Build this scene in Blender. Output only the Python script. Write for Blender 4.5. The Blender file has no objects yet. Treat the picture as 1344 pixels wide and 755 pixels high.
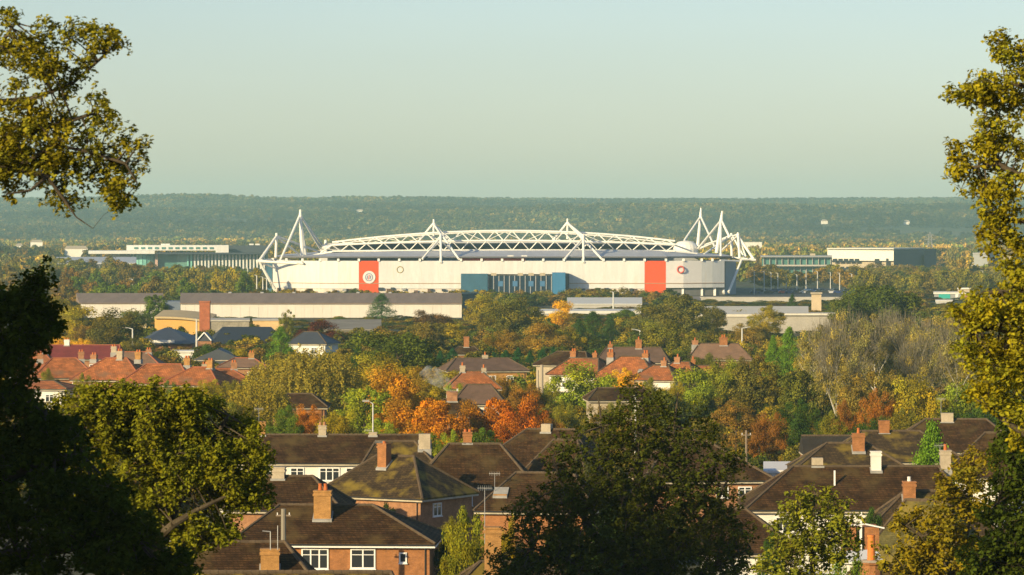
import bpy, math, random
import numpy as np
from mathutils import Vector, Matrix

random.seed(7)
RNG = np.random.default_rng(11)
R = math.radians
K = 0.205e-3          # radians per photograph pixel (the photograph is 1344 px wide)
HY = 301.0            # eye level in the photograph
CZ = 27.0             # height of the viewpoint over the plain
scene = bpy.context.scene
col = scene.collection

# ------------------------------------------------------------------ camera
cam_d = bpy.data.cameras.new("camera")
cam = bpy.data.objects.new("camera", cam_d)
col.objects.link(cam)
cam.location = (0, 0, CZ)
cam.rotation_euler = (R(90), 0, 0)
cam_d.sensor_width = 36.0
cam_d.lens = 36.0 / (1344 * K)
cam_d.shift_y = -(377.5 - HY) / 1344
cam_d.clip_start = 0.5
cam_d.clip_end = 40000
cam_d.dof.use_dof = True
cam_d.dof.focus_distance = 700
cam_d.dof.aperture_fstop = 8.0
scene.camera = cam

# ------------------------------------------------------------------ light
SUN_EL = 17.0
SUN_DX, SUN_DY = 0.66, 0.75          # horizontal direction the light travels
world = bpy.data.worlds.new("World")
scene.world = world
world.use_nodes = True
wn = world.node_tree
wn.nodes.clear()
w_out = wn.nodes.new("ShaderNodeOutputWorld")
w_bg = wn.nodes.new("ShaderNodeBackground")
w_sky = wn.nodes.new("ShaderNodeTexSky")
w_sky.sky_type = 'NISHITA'
w_sky.sun_disc = False
w_sky.sun_elevation = R(SUN_EL)
w_sky.sun_rotation = math.atan2(-SUN_DX, -SUN_DY)
w_sky.air_density = 1.0
w_sky.dust_density = 0.7
w_sky.ozone_density = 2.6
w_sky.altitude = 60
w_bg.inputs['Strength'].default_value = 0.103
w_tint = wn.nodes.new("ShaderNodeVectorMath"); w_tint.operation = 'MULTIPLY'
w_tint.inputs[1].default_value = (1.01, 0.955, 1.01)      # the greenish cast of the hazy air
wn.links.new(w_sky.outputs[0], w_tint.inputs[0])
w_tc = wn.nodes.new("ShaderNodeTexCoord"); w_mp = wn.nodes.new("ShaderNodeMapping"); w_mp.inputs['Scale'].default_value = (3, 3, 22)
w_no = wn.nodes.new("ShaderNodeTexNoise"); w_no.inputs['Scale'].default_value = 2.2; w_no.inputs['Detail'].default_value = 4
w_mr = wn.nodes.new("ShaderNodeMapRange"); w_mr.inputs[3].default_value = 0.965; w_mr.inputs[4].default_value = 1.035   # faint high veil
w_sc = wn.nodes.new("ShaderNodeVectorMath"); w_sc.operation = 'SCALE'
wn.links.new(w_tc.outputs['Generated'], w_mp.inputs[0]); wn.links.new(w_mp.outputs[0], w_no.inputs['Vector']); wn.links.new(w_no.outputs[0], w_mr.inputs[0])
wn.links.new(w_tint.outputs[0], w_sc.inputs[0]); wn.links.new(w_mr.outputs[0], w_sc.inputs['Scale'])
wn.links.new(w_sc.outputs[0], w_bg.inputs[0])
wn.links.new(w_bg.outputs[0], w_out.inputs[0])
sun_d = bpy.data.lights.new("sun", 'SUN')
sun_d.energy = 5.0
sun_d.angle = R(0.5)
sun_d.color = (1.0, 0.80, 0.45)
sun = bpy.data.objects.new("sun", sun_d)
col.objects.link(sun)
hl = math.hypot(SUN_DX, SUN_DY)
sun.rotation_euler = Vector((SUN_DX / hl * math.cos(R(SUN_EL)), SUN_DY / hl * math.cos(R(SUN_EL)), -math.sin(R(SUN_EL)))).to_track_quat('-Z', 'Y').to_euler()
sun.location = (-200, -300, 300)
scene.view_settings.view_transform = 'Standard'
scene.view_settings.look = 'None'
scene.view_settings.exposure = 0.45
scene.view_settings.gamma = 1.0
scene.render.film_transparent = False
scene.cycles.max_bounces = 6
scene.cycles.diffuse_bounces = 2
scene.cycles.transmission_bounces = 4
scene.cycles.volume_bounces = 1
scene.cycles.transparent_max_bounces = 8

# ------------------------------------------------------------------ helpers
def P(px, py, D):
    """world point seen at photograph pixel (px, py) when it stands D metres away"""
    return Vector(((px - 672) * K * D, D, CZ - (py - HY) * K * D))

def X(px, D): return (px - 672) * K * D
def Z(py, D): return CZ - (py - HY) * K * D

def ground_z(x, y):
    x = np.asarray(x, float); y = np.asarray(y, float)
    near = np.interp(y, [-400, -60, 0, 25, 60, 110, 160, 200, 225], [34, 28, 25.2, 22.5, 17.5, 11.0, 5.2, 1.2, 0.0])
    w = np.clip((y - 4300) / 4700, 0, 1)
    hill = 88 * w * w * (3 - 2 * w)
    und = 7 * np.sin(x / 610 + y / 900 + 1.0) + 11 * np.sin(x / 240 - y / 300) * np.sin(y / 330 + 1) + 5 * np.sin(x / 120 + 2.1 + y / 170)
    und2 = 26 * np.exp(-((y - 6000) / 520) ** 2) * (0.6 + 0.4 * np.sin(x / 420 + 0.8)) + 8 * np.exp(-((y - 7300) / 380) ** 2) * (0.6 + 0.5 * np.sin(x / 300 + 3))
    far = hill + und * np.clip((y - 4600) / 3000, 0, 1) * (1 - .85 * np.clip((y - 6900) / 1100, 0, 1)) + und2
    edge = 34 * np.clip((9800 - y) / 800, 0, 1)
    z = np.where(y < 225, near, far)
    return z

_mats = {}
def nt(name):
    m = bpy.data.materials.new(name)
    m.use_nodes = True
    t = m.node_tree
    t.nodes.clear()
    out = t.nodes.new("ShaderNodeOutputMaterial")
    return m, t, out

def surf(name, c, rough=0.8, scale=0.0, amp=0.15, bump=0.0, metal=0.0, spec=0.3, c2=None, c2scale=1.0, c2lo=0.5, c2hi=0.65, brick=None, stretch=(1, 1, 1)):
    """procedural paint / tile / masonry: base colour broken up by noise, optional second colour in patches, optional courses"""
    if name in _mats: return _mats[name]
    m, t, out = nt(name)
    b = t.nodes.new("ShaderNodeBsdfPrincipled")
    b.inputs['Roughness'].default_value = rough
    b.inputs['Metallic'].default_value = metal
    b.inputs['Specular IOR Level'].default_value = spec
    t.links.new(b.outputs[0], out.inputs[0])
    tc = t.nodes.new("ShaderNodeTexCoord")
    mp = t.nodes.new("ShaderNodeMapping"); mp.inputs['Scale'].default_value = stretch
    t.links.new(tc.outputs['Object'], mp.inputs[0])
    cur = None
    rgb = t.nodes.new("ShaderNodeRGB"); rgb.outputs[0].default_value = (*c, 1)
    cur = rgb.outputs[0]
    if brick:
        bw, bh, mort, dark = brick
        br = t.nodes.new("ShaderNodeTexBrick")
        br.inputs['Scale'].default_value = 1.0
        br.inputs['Brick Width'].default_value = bw
        br.inputs['Row Height'].default_value = bh
        br.inputs['Mortar Size'].default_value = mort
        br.inputs['Color1'].default_value = (*c, 1)
        br.inputs['Color2'].default_value = (*[x * (1 - amp) for x in c], 1)
        br.inputs['Mortar'].default_value = (*[x * dark for x in c], 1)
        sx = t.nodes.new("ShaderNodeSeparateXYZ"); t.links.new(mp.outputs[0], sx.inputs[0])
        ad = t.nodes.new("ShaderNodeMath"); ad.operation = 'ADD'
        t.links.new(sx.outputs[0], ad.inputs[0]); t.links.new(sx.outputs[1], ad.inputs[1])
        cb = t.nodes.new("ShaderNodeCombineXYZ")
        t.links.new(ad.outputs[0], cb.inputs[0]); t.links.new(sx.outputs[2], cb.inputs[1])
        t.links.new(cb.outputs[0], br.inputs['Vector'])
        cur = br.outputs[0]
    def noise(sc, det=4):
        n = t.nodes.new("ShaderNodeTexNoise"); n.inputs['Scale'].default_value = sc; n.inputs['Detail'].default_value = det
        t.links.new(mp.outputs[0], n.inputs['Vector']); return n.outputs[0]
    if scale:
        n1 = noise(scale)
        mr = t.nodes.new("ShaderNodeMapRange"); t.links.new(n1, mr.inputs[0])
        mr.inputs[1].default_value = 0.3; mr.inputs[2].default_value = 0.7
        mr.inputs[3].default_value = 1 - amp; mr.inputs[4].default_value = 1 + amp
        n2 = noise(scale * 7.3)
        mr2 = t.nodes.new("ShaderNodeMapRange"); t.links.new(n2, mr2.inputs[0])
        mr2.inputs[1].default_value = 0.3; mr2.inputs[2].default_value = 0.7
        mr2.inputs[3].default_value = 1 - amp * .7; mr2.inputs[4].default_value = 1 + amp * .7
        mu = t.nodes.new("ShaderNodeMath"); mu.operation = 'MULTIPLY'
        t.links.new(mr.outputs[0], mu.inputs[0]); t.links.new(mr2.outputs[0], mu.inputs[1])
        vm = t.nodes.new("ShaderNodeVectorMath"); vm.operation = 'SCALE'
        t.links.new(cur, vm.inputs[0]); t.links.new(mu.outputs[0], vm.inputs['Scale'])
        cur = vm.outputs[0]
    if c2:
        n3 = noise(c2scale, 5)
        mr3 = t.nodes.new("ShaderNodeMapRange"); t.links.new(n3, mr3.inputs[0])
        mr3.inputs[1].default_value = c2lo; mr3.inputs[2].default_value = c2hi
        mx = t.nodes.new("ShaderNodeMix"); mx.data_type = 'RGBA'
        t.links.new(mr3.outputs[0], mx.inputs[0]); t.links.new(cur, mx.inputs[6]); mx.inputs[7].default_value = (*c2, 1)
        cur = mx.outputs[2]
    t.links.new(cur, b.inputs['Base Color'])
    if bump:
        bp = t.nodes.new("ShaderNodeBump"); bp.inputs['Strength'].default_value = bump; bp.inputs['Distance'].default_value = 0.05
        t.links.new(noise(max(scale, 1) * 5), bp.inputs['Height']); t.links.new(bp.outputs[0], b.inputs['Normal'])
    _mats[name] = m
    return m

def foliage_mat(name, instancer=False, transl=0.25):
    m, t, out = nt(name)
    if instancer:
        a = t.nodes.new("ShaderNodeAttribute"); a.attribute_type = 'INSTANCER'; a.attribute_name = 'tone'
        base = a.outputs['Color']
    else:
        a = t.nodes.new("ShaderNodeObjectInfo"); base = a.outputs['Color']
    v = t.nodes.new("ShaderNodeAttribute"); v.attribute_name = 'leafvar'
    sp = t.nodes.new("ShaderNodeSeparateColor"); t.links.new(v.outputs['Color'], sp.inputs[0])
    hue = t.nodes.new("ShaderNodeVectorMath"); hue.operation = 'MULTIPLY'
    t.links.new(base, hue.inputs[0]); hue.inputs[1].default_value = (1.42, 1.10, 0.60)
    mx = t.nodes.new("ShaderNodeMix"); mx.data_type = 'RGBA'
    t.links.new(sp.outputs[1], mx.inputs[0]); t.links.new(base, mx.inputs[6]); t.links.new(hue.outputs[0], mx.inputs[7])
    gn = t.nodes.new("ShaderNodeVectorMath"); gn.operation = 'MULTIPLY'; gn.inputs[1].default_value = (1.32, 1.42, .72)
    sc = t.nodes.new("ShaderNodeVectorMath"); sc.operation = 'SCALE'
    mr = t.nodes.new("ShaderNodeMapRange"); mr.inputs[3].default_value = 0.45; mr.inputs[4].default_value = 2.05
    t.links.new(sp.outputs[0], mr.inputs[0])
    t.links.new(mx.outputs[2], gn.inputs[0]); t.links.new(gn.outputs[0], sc.inputs[0]); t.links.new(mr.outputs[0], sc.inputs['Scale'])
    d = t.nodes.new("ShaderNodeBsdfDiffuse"); tr = t.nodes.new("ShaderNodeBsdfTranslucent")
    t.links.new(sc.outputs[0], d.inputs[0]); t.links.new(sc.outputs[0], tr.inputs[0])
    ms = t.nodes.new("ShaderNodeMixShader"); ms.inputs[0].default_value = transl
    t.links.new(d.outputs[0], ms.inputs[1]); t.links.new(tr.outputs[0], ms.inputs[2])
    t.links.new(ms.outputs[0], out.inputs[0])
    _mats[name] = m
    return m

M_LEAF = foliage_mat('leaves')
M_FAR = foliage_mat('far_leaves', True, 0.1)
M_BARK = surf('bark', (0.075, 0.058, 0.036), 0.95, 3, .35, bump=.4)
M_BIRCH = surf('birch_bark', (0.48, 0.45, 0.38), 0.9, 1.5, .3)
M_ROOF = surf('brown_tiles', (0.078, 0.040, 0.016), .95, 1.3, .45, bump=.3, brick=(.33, .13, .028, .42), c2=(0.105, 0.072, 0.026), c2scale=.45, c2lo=.5, c2hi=.75, spec=.12)
M_MOSS = surf('mossy_tiles', (0.078, 0.048, 0.020), .95, 1.3, .42, bump=.3, brick=(.33, .13, .028, .42), c2=(0.19, 0.135, 0.018), c2scale=.65, c2lo=.48, c2hi=.66)
M_REDROOF = surf('orange_red_tiles', (0.50, 0.165, 0.05), .9, 1.0, .38, brick=(.33, .2, .035, .5), c2=(0.20, 0.10, 0.05), c2scale=.35, c2lo=.52, c2hi=.7)
M_DEEPRED = surf('deep_red_tiles', (0.22, 0.04, 0.035), .9, .5, .15, brick=(.3, .2, .02, .7))
M_BRICK = surf('orange_brick', (0.36, 0.155, 0.058), .9, 2, .2, bump=.2, brick=(.225, .075, .008, .75))
M_BRICKP = surf('pale_brown_brick', (0.38, 0.19, 0.095), .9, 2, .2, brick=(.225, .075, .008, .75))
M_BRICKY = surf('ochre_brick', (0.42, 0.22, 0.07), .9, 2, .2, brick=(.225, .075, .008, .75))
M_RENDER = surf('white_render', (0.72, 0.69, 0.62), .85, .8, .06)
M_CREAM = surf('cream_render', (0.42, 0.35, 0.25), .85, 1.2, .15)
M_FASCIA = surf('aged_fascia', (0.46, 0.40, 0.30), .8, 1, .2)
M_UPVC = surf('white_plastic', (0.78, 0.77, 0.74), .4, 1, .03)
M_GLASS = surf('dark_glass', (0.03, 0.035, 0.04), .08, 0, spec=.6)
M_POT = surf('clay_pot', (0.45, 0.13, 0.035), .85, 3, .15)
M_LEAD = surf('lead_flashing', (0.30, 0.29, 0.27), .7, 2, .15)
M_RIDGE = surf('ridge_clay', (0.10, 0.070, 0.042), .9, 2, .2)
M_GUTTER = surf('black_gutter', (0.03, 0.03, 0.03), .5, 2, .1)
M_METAL = surf('grey_metal', (0.35, 0.35, 0.35), .5, 2, .1, metal=.4)
M_STEEL = surf('white_steel', (0.80, 0.78, 0.72), .5, .5, .04)
M_CLAD = surf('white_cladding', (0.62, 0.62, 0.60), .55, .25, .07, stretch=(2.5, 2.5, .35), c2=(.62, .56, .47), c2scale=.22, c2lo=.58, c2hi=.8)
M_STROOF = surf('grey_roof_sheet', (0.42, 0.42, 0.45), .5, .2, .06, stretch=(3, .2, 1))
M_ORANGE = surf('orange_red_banner', (0.62, 0.075, 0.012), .6, .3, .05)
M_BLUE = surf('blue_cladding', (0.035, 0.16, 0.31), .5, .3, .06)
M_DKBLUE = surf('dark_blue_glass', (0.010, 0.028, 0.055), .15, .3, .1, spec=.6)
M_SEAT = surf('blue_seats', (0.03, 0.07, 0.25), .7, 1, .2)
M_REDSEAT = surf('red_seats', (0.5, 0.05, 0.03), .7, 1, .2)
M_CONC = surf('concrete', (0.42, 0.39, 0.34), .9, .3, .1)
M_WHROOF = surf('fibre_cement_roof', (0.24, 0.175, 0.135), .9, .2, .12, stretch=(2, .2, 1))
M_WHWALL = surf('pale_warehouse_wall', (0.62, 0.58, 0.52), .8, .15, .05, stretch=(2, 1, .3))
M_OCHRE = surf('ochre_panel', (0.62, 0.36, 0.10), .8, .3, .08)
M_SLATE = surf('blue_slate', (0.055, 0.062, 0.078), .6, .5, .12)
M_DARKROOF = surf('dark_slate', (0.03, 0.036, 0.045), .7, .5, .12)
M_TEALG = surf('teal_glass', (0.20, 0.50, 0.45), .25, .1, .12, spec=.6)
M_TEALD = surf('dark_teal_glass', (0.07, 0.19, 0.17), .25, .1, .15, spec=.6)
M_TEALW = surf('dark_teal_sheet', (0.02, 0.05, 0.055), .7, .2, .1)
M_DARKW = surf('dark_grey_sheet', (0.028, 0.038, 0.055), .7, .1, .1)
M_GREYW = surf('grey_sheet', (0.30, 0.31, 0.31), .7, .1, .06)
M_WOOD = surf('weathered_wood', (0.22, 0.17, 0.12), .9, 2, .2)
M_ASPH = surf('asphalt', (0.05, 0.05, 0.052), .9, .5, .2)
M_TURF = surf('turf', (0.07, 0.13, 0.03), .95, .2, .2)
M_FENCE = surf('grey_fence', (0.25, 0.25, 0.24), .8, 1, .1)

OCC = []      # footprints of what stands on the plain: (x, y, radius)
FARH = []     # far houses: (pixel column, half width, distance)
class MB:
    def __init__(s): s.v = []; s.f = []
    def add(s, vs, fs):
        o = len(s.v); s.v += [tuple(v) for v in vs]; s.f += [tuple(i + o for i in f) for f in fs]; return s
    def box(s, x0, x1, y0, y1, z0, z1):
        return s.add([(x0, y0, z0), (x1, y0, z0), (x1, y1, z0), (x0, y1, z0), (x0, y0, z1), (x1, y0, z1), (x1, y1, z1), (x0, y1, z1)],
                     [(0, 3, 2, 1), (4, 5, 6, 7), (0, 1, 5, 4), (1, 2, 6, 5), (2, 3, 7, 6), (3, 0, 4, 7)])
    def tube(s, p0, p1, r0, r1=None, n=6, caps=True):
        r1 = r0 if r1 is None else r1
        p0 = Vector(p0); p1 = Vector(p1); d = p1 - p0
        if d.length < 1e-6: return s
        d.normalize()
        a = d.orthogonal().normalized(); b = d.cross(a)
        vs = []
        for p, r in ((p0, r0), (p1, r1)):
            for i in range(n):
                t = 2 * math.pi * i / n
                vs.append(p + a * (r * math.cos(t)) + b * (r * math.sin(t)))
        fs = [(i, (i + 1) % n, n + (i + 1) % n, n + i) for i in range(n)]
        if caps: fs += [tuple(range(n - 1, -1, -1)), tuple(range(n, 2 * n))]
        return s.add(vs, fs)
    def path(s, pts, rs, n=6):
        for i in range(len(pts) - 1): s.tube(pts[i], pts[i + 1], rs[i], rs[i + 1], n)
        return s
    def prism(s, pts, z0, z1):
        """pts: footprint (x, y); z0, z1: number or list per corner"""
        n = len(pts)
        a = sum(pts[i][0] * pts[(i + 1) % n][1] - pts[(i + 1) % n][0] * pts[i][1] for i in range(n))
        za = z0 if isinstance(z0, (list, tuple)) else [z0] * n
        zb = z1 if isinstance(z1, (list, tuple)) else [z1] * n
        idx = list(range(n)) if a > 0 else list(range(n))[::-1]
        vs = [(pts[i][0], pts[i][1], za[i]) for i in idx] + [(pts[i][0], pts[i][1], zb[i]) for i in idx]
        fs = [tuple(range(n - 1, -1, -1)), tuple(range(n, 2 * n))] + [(i, (i + 1) % n, n + (i + 1) % n, n + i) for i in range(n)]
        return s.add(vs, fs)
    def ring(s, c, r, t, n=24, nt_=6, ax='y'):
        vs = []; fs = []
        for i in range(n):
            a = 2 * math.pi * i / n
            for j in range(nt_):
                b = 2 * math.pi * j / nt_
                rr = r + t * math.cos(b)
                vs.append((c[0] + rr * math.cos(a), c[1] + t * math.sin(b), c[2] + rr * math.sin(a)))
        for i in range(n):
            for j in range(nt_):
                fs.append((i * nt_ + j, ((i + 1) % n) * nt_ + j, ((i + 1) % n) * nt_ + (j + 1) % nt_, i * nt_ + (j + 1) % nt_))
        return s.add(vs, fs)
    def mesh(s, name, mat):
        me = bpy.data.meshes.new(name); me.from_pydata(s.v, [], s.f)
        if mat: me.materials.append(mat)
        me.update(); return me
    def build(s, name, mat, parent=None, origin=None, smooth=False):
        if origin is not None:
            s.v = [(v[0] - origin[0], v[1] - origin[1], v[2] - origin[2]) for v in s.v]
        me = s.mesh(name, mat)
        if smooth:
            me.polygons.foreach_set('use_smooth', [True] * len(me.polygons))
        o = bpy.data.objects.new(name, me); col.objects.link(o)
        if parent is not None: o.parent = parent
        elif origin is not None: o.location = origin
        return o

def tag(o, label=None, cat=None, group=None, kind=None):
    if label: o['label'] = label
    if cat: o['category'] = cat
    if group: o['group'] = group
    if kind: o['kind'] = kind
    return o

def thing(name, label, cat, loc=(0, 0, 0), rz=0.0, group=None):
    o = bpy.data.objects.new(name, None); col.objects.link(o)
    o.empty_display_size = 0.5
    o.location = loc; o.rotation_euler = (0, 0, rz)
    return tag(o, label, cat, group)

def inst(name, mesh, parent=None, loc=(0, 0, 0), rz=0.0, scale=None):
    o = bpy.data.objects.new(name, mesh); col.objects.link(o)
    if parent is not None: o.parent = parent
    o.location = loc; o.rotation_euler = (0, 0, rz)
    if scale: o.scale = scale
    return o

# ------------------------------------------------------------------ ground
def make_ground():
    ys = np.concatenate([np.linspace(-400, 225, 26), np.linspace(260, 4200, 30), np.linspace(4300, 11500, 75)])
    xs = np.concatenate([np.linspace(-6000, -1700, 8), np.linspace(-1600, 1600, 49), np.linspace(1700, 6000, 8)])
    gx, gy = np.meshgrid(xs, ys)
    gz = ground_z(gx, gy)
    v = np.stack([gx.ravel(), gy.ravel(), gz.ravel()], 1)
    nx, ny = len(xs), len(ys)
    f = [(j * nx + i, j * nx + i + 1, (j + 1) * nx + i + 1, (j + 1) * nx + i) for j in range(ny - 1) for i in range(nx - 1)]
    me = bpy.data.meshes.new('ground'); me.from_pydata(v.tolist(), [], f)
    me.materials.append(surf('field_and_soil', (0.045, 0.055, 0.018), .95, .02, .25, c2=(0.075, 0.062, 0.026), c2scale=.012, c2lo=.45, c2hi=.6))
    me.polygons.foreach_set('use_smooth', [True] * len(me.polygons))
    o = bpy.data.objects.new('ground', me); col.objects.link(o); o['kind'] = 'structure'
make_ground()
# ------------------------------------------------------------------ the stadium
def stadium():
    D0 = 1500.0
    org = Vector((X(655, D0), D0 + 60, 0))
    st = thing('football_stadium', 'large white football stadium with arched lattice roof trusses, white masts and orange-red banners', 'stadium', org)
    def B(mb, name, mat, par=st): return mb.build(name, mat, par, org)
    # outer wall line of the near side: (px, D)
    line = [(358, 1526), (376, 1516), (397, 1508), (420, 1503), (444, 1501), (471, 1500), (497, 1500), (524, 1500), (551, 1500), (578, 1500), (605, 1500),
            (632, 1500), (659, 1500), (686, 1500), (713, 1500), (740, 1500), (765, 1500), (792, 1500), (819, 1500), (846, 1500), (874, 1500), (897, 1502), (921, 1506), (935, 1508.5), (951, 1512)]
    zt = Z(342.5, 1500)
    ze_ = Z(337.2, 1503)
    z_mid = Z(377, 1500)
    for i in range(len(line) - 1):
        (p0, d0), (p1, d1) = line[i], line[i + 1]
        a = Vector((X(p0, d0), d0, 0)); b = Vector((X(p1, d1), d1, 0))
        n = (b - a).normalized(); nn = Vector((n.y, -n.x, 0))
        mat = M_CLAD
        if p0 == 471: mat = M_ORANGE
        if p0 == 846: mat = M_ORANGE
        if p0 in (874, 897): mat = surf('pale_grey_cladding', (0.74, 0.71, 0.68), .55, .1, .04)
        low = 0.0
        if p0 in (471, 846): low = z_mid - 3.2
        q = [a + n * .01, b - n * .01, b - n * .01 - nn * .5, a + n * .01 - nn * .5]
        if 605 <= p0 < 740:
            B(MB().prism([(v.x, v.y) for v in q], Z(360, 1500), zt), 'cladding_panel', mat)
        else:
            zb = low if low else Z(379, 1500)
            lab = B(MB().prism([(v.x, v.y) for v in q], zb if p0 not in (874, 897, 921, 935) else Z(378, 1500), zt), 'cladding_panel', mat)
            if p0 == 471: lab['label'] = 'orange-red banner panel with a white round club emblem'
            if p0 == 846: lab['label'] = 'plain orange-red banner panel at the right end'
            # lower storey
            if p0 not in (471, 846) and p0 < 874:
                s1 = q[0] - nn * .3; s2 = q[1] - nn * .3
                B(MB().prism([(v.x, v.y) for v in (s1, s2, q[2], q[3])], 0, Z(379, 1500) - .05), 'base_wall', surf('base_wall_paint', (0.62, 0.55, 0.47), .8, .3, .15))
                if i % 2 == 0:
                    c = (a + b) / 2 + nn * .02
                    B(MB().box(c.x - 1.0, c.x + 1.0, c.y - .08, c.y + .2, 0.2, 3.0), 'door', surf('brown_door', (.12, .07, .05), .7))
        # cap post between panels
        B(MB().box(a.x - .45, a.x + .45, a.y - .5, a.y + .4, zt - .2, zt + .9), 'wall_post', M_STEEL)
    # horizontal reveal line
    for (p0, d0), (p1, d1) in zip(line[:-1], line[1:]):
        if 605 <= p0 < 740: continue
        B(MB().tube((X(p0, d0), d0 - .12, Z(372, 1500)), (X(p1, d1), d1 - .12, Z(372, 1500)), .16, n=4), 'rail', surf('rust_rail', (.42, .27, .17), .8))
    # inner mass behind the wall (concourse)
    q = [(X(p, d + 1.2), d + 1.2) for p, d in line]
    back = [(X(905, 1560), 1560), (X(400, 1560), 1560)]
    # open gap under the roof: seats and dark concourse
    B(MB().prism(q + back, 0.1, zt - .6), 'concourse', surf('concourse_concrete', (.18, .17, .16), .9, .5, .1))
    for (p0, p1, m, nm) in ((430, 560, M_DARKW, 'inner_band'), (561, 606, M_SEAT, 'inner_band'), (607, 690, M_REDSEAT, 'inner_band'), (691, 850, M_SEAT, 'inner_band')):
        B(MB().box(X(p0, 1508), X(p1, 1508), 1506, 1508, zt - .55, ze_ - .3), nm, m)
    # piers under the raised right corner
    for p, d in ((896, 1503), (921, 1507), (938, 1510)):
        B(MB().box(X(p, d) - .5, X(p, d) + .5, d, d + 1, 0, Z(378, 1500)), 'pier', M_STEEL)
    # banner emblem
    c = (X(484.3, 1499), 1499.8, Z(364, 1499))
    def disc(r, y, n=28): 
        return [(c[0] + r * math.cos(2 * math.pi * i / n), y, c[2] + r * math.sin(2 * math.pi * i / n)) for i in range(n)]
    def disc_mb(cx, cz, r, y0, y1, n=28):
        vs = [(cx + r * math.cos(-2 * math.pi * i / n), y, cz + r * math.sin(-2 * math.pi * i / n)) for y in (y0, y1) for i in range(n)]
        return MB().add(vs, [tuple(range(n)), tuple(range(2 * n - 1, n - 1, -1))] + [(i, n + i, n + (i + 1) % n, (i + 1) % n) for i in range(n)])
    em = B(disc_mb(c[0], c[2], 2.55, 1499.75, 1500.1), 'emblem', M_CLAD)
    B(MB().ring((c[0], 1499.7, c[2]), 1.45, .12, 24, 4), 'emblem_ring', surf('emblem_blue', (.12, .14, .3), .6), em)
    for k, s in ((-1, .9), (0, 1.25), (1, .9)):
        vs = []
        m = MB()
        cx = c[0] + k * .62
        m.add([(cx - .2 + .5 * e, y, c[2] + s * z) for y in (1499.62, 1499.74) for e, z in ((-.35, -.75), (0.35, .75), (.85, .75), (.15, -.75))],
              [(0, 3, 2, 1), (4, 5, 6, 7), (0, 1, 5, 4), (1, 2, 6, 5), (2, 3, 7, 6), (3, 0, 4, 7)])
        B(m, 'emblem_stripe', surf('emblem_red', (.7, .08, .08), .6) if k == 0 else surf('emblem_blue2', (.12, .16, .32), .6), em)
    # ring logos on the white and the grey wall
    l1 = B(MB().ring((X(525, 1499.7), 1499.9, Z(354, 1499.8)), 1.25, .2, 28, 4), 'ring_logo', surf('faded_gold', (.45, .38, .22), .6))
    l2 = B(MB().ring((X(893.5, 1501), 1501.2, Z(354, 1501)), 1.3, .32, 28, 4), 'ring_logo', surf('logo_red', (.62, .12, .10), .6))
    l2['label'] = 'red ring logo on the grey wall'
    # blue boxes and glazed entrance
    bb = B(MB().box(X(605, 1494), X(640, 1494), 1493, 1499.6, 0, Z(359.5, 1494)), 'blue_box', surf('deep_teal_cladding', (.03, .10, .16), .5, .3, .1))
    gl = B(MB().box(X(640.5, 1495), X(724.5, 1495), 1495, 1499.6, 0, Z(362, 1495)), 'glazed_entrance', M_DKBLUE)
    for i in range(13):
        x = X(641 + i * 6.9, 1495)
        B(MB().box(x - .16, x + .16, 1494.7, 1495, 0, Z(362, 1495)), 'mullion', M_METAL, gl)
    for p in (657, 676, 697, 712):
        B(MB().box(X(p, 1494.6) - 1.0, X(p, 1494.6) + 1.0, 1494.5, 1494.68, Z(376, 1495), Z(369, 1495)), 'window', surf('blue_pane', (.06, .16, .30), .2, spec=.6), gl)
    for p in (648, 683, 697, 712):
        B(MB().box(X(p, 1497) - 1.1, X(p, 1497) + 1.1, 1496, 1498, Z(362, 1495), Z(358.5, 1495)), 'roof_vent', M_CREAM)
    B(MB().box(X(725, 1490), X(742, 1490), 1489, 1499.6, 0, Z(358, 1490)), 'blue_box', M_BLUE)
    B(MB().box(X(742.2, 1492), X(747, 1492), 1492, 1499.6, 0, Z(359, 1492)), 'stair_tower', M_DKBLUE)
    # near roof
    def sheet(name, near, far_, t=.5, mat=M_STROOF):
        """near / far_: lists of (px, D, z)"""
        n = len(near)
        vs = []
        for L, dz in ((near, 0), (far_, 0), (near, -t), (far_, -t)):
            vs += [(X(p, d), d, z + dz) for p, d, z in L]
        fs = []
        for i in range(n - 1):
            fs.append((i, i + 1, n + i + 1, n + i))
            fs.append((2 * n + i, 3 * n + i, 3 * n + i + 1, 2 * n + i + 1))
            fs.append((i, 2 * n + i, 2 * n + i + 1, i + 1))
            fs.append((n + i, n + i + 1, 3 * n + i + 1, 3 * n + i))
        fs.append((0, n, 3 * n, 2 * n)); fs.append((n - 1, 3 * n - 1, 4 * n - 1, 2 * n - 1))
        return B(MB().add(vs, fs), name, mat)
    ze = Z(337.2, 1503)
    near = [(366, 1526, ze), (398, 1511, ze), (440, 1504, ze), (520, 1503, ze), (600, 1503, ze), (680, 1503, ze), (760, 1503, ze), (840, 1503, ze), (875, 1503, ze), (905, 1511, ze), (962, 1526, ze)]
    far_ = [(412, 1570, Z(334, 1570)), (425, 1548, Z(333, 1548)), (450, 1538, Z(331.5, 1538)), (520, 1536, Z(329.5, 1536)), (600, 1536, Z(329, 1536)), (680, 1536, Z(328.7, 1536)), (760, 1536, Z(328.5, 1536)), (840, 1536, Z(328, 1536)), (868, 1538, Z(329, 1536)), (890, 1548, Z(331, 1548)), (915, 1570, Z(333, 1570))]
    sheet('near_stand_roof', near, far_)
    for i in range(len(near) - 1):
        B(MB().tube((X(near[i][0], near[i][1]), near[i][1] - .3, near[i][2] - .1), (X(near[i + 1][0], near[i + 1][1]), near[i + 1][1] - .3, near[i + 1][2] - .1), .32, n=6), 'eave_beam', surf('dark_eave', (.16, .16, .18), .6))
    # side roofs and far stand
    nr = [(360, 1530, ze), (366, 1600, ze), (374, 1660, ze)]
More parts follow.
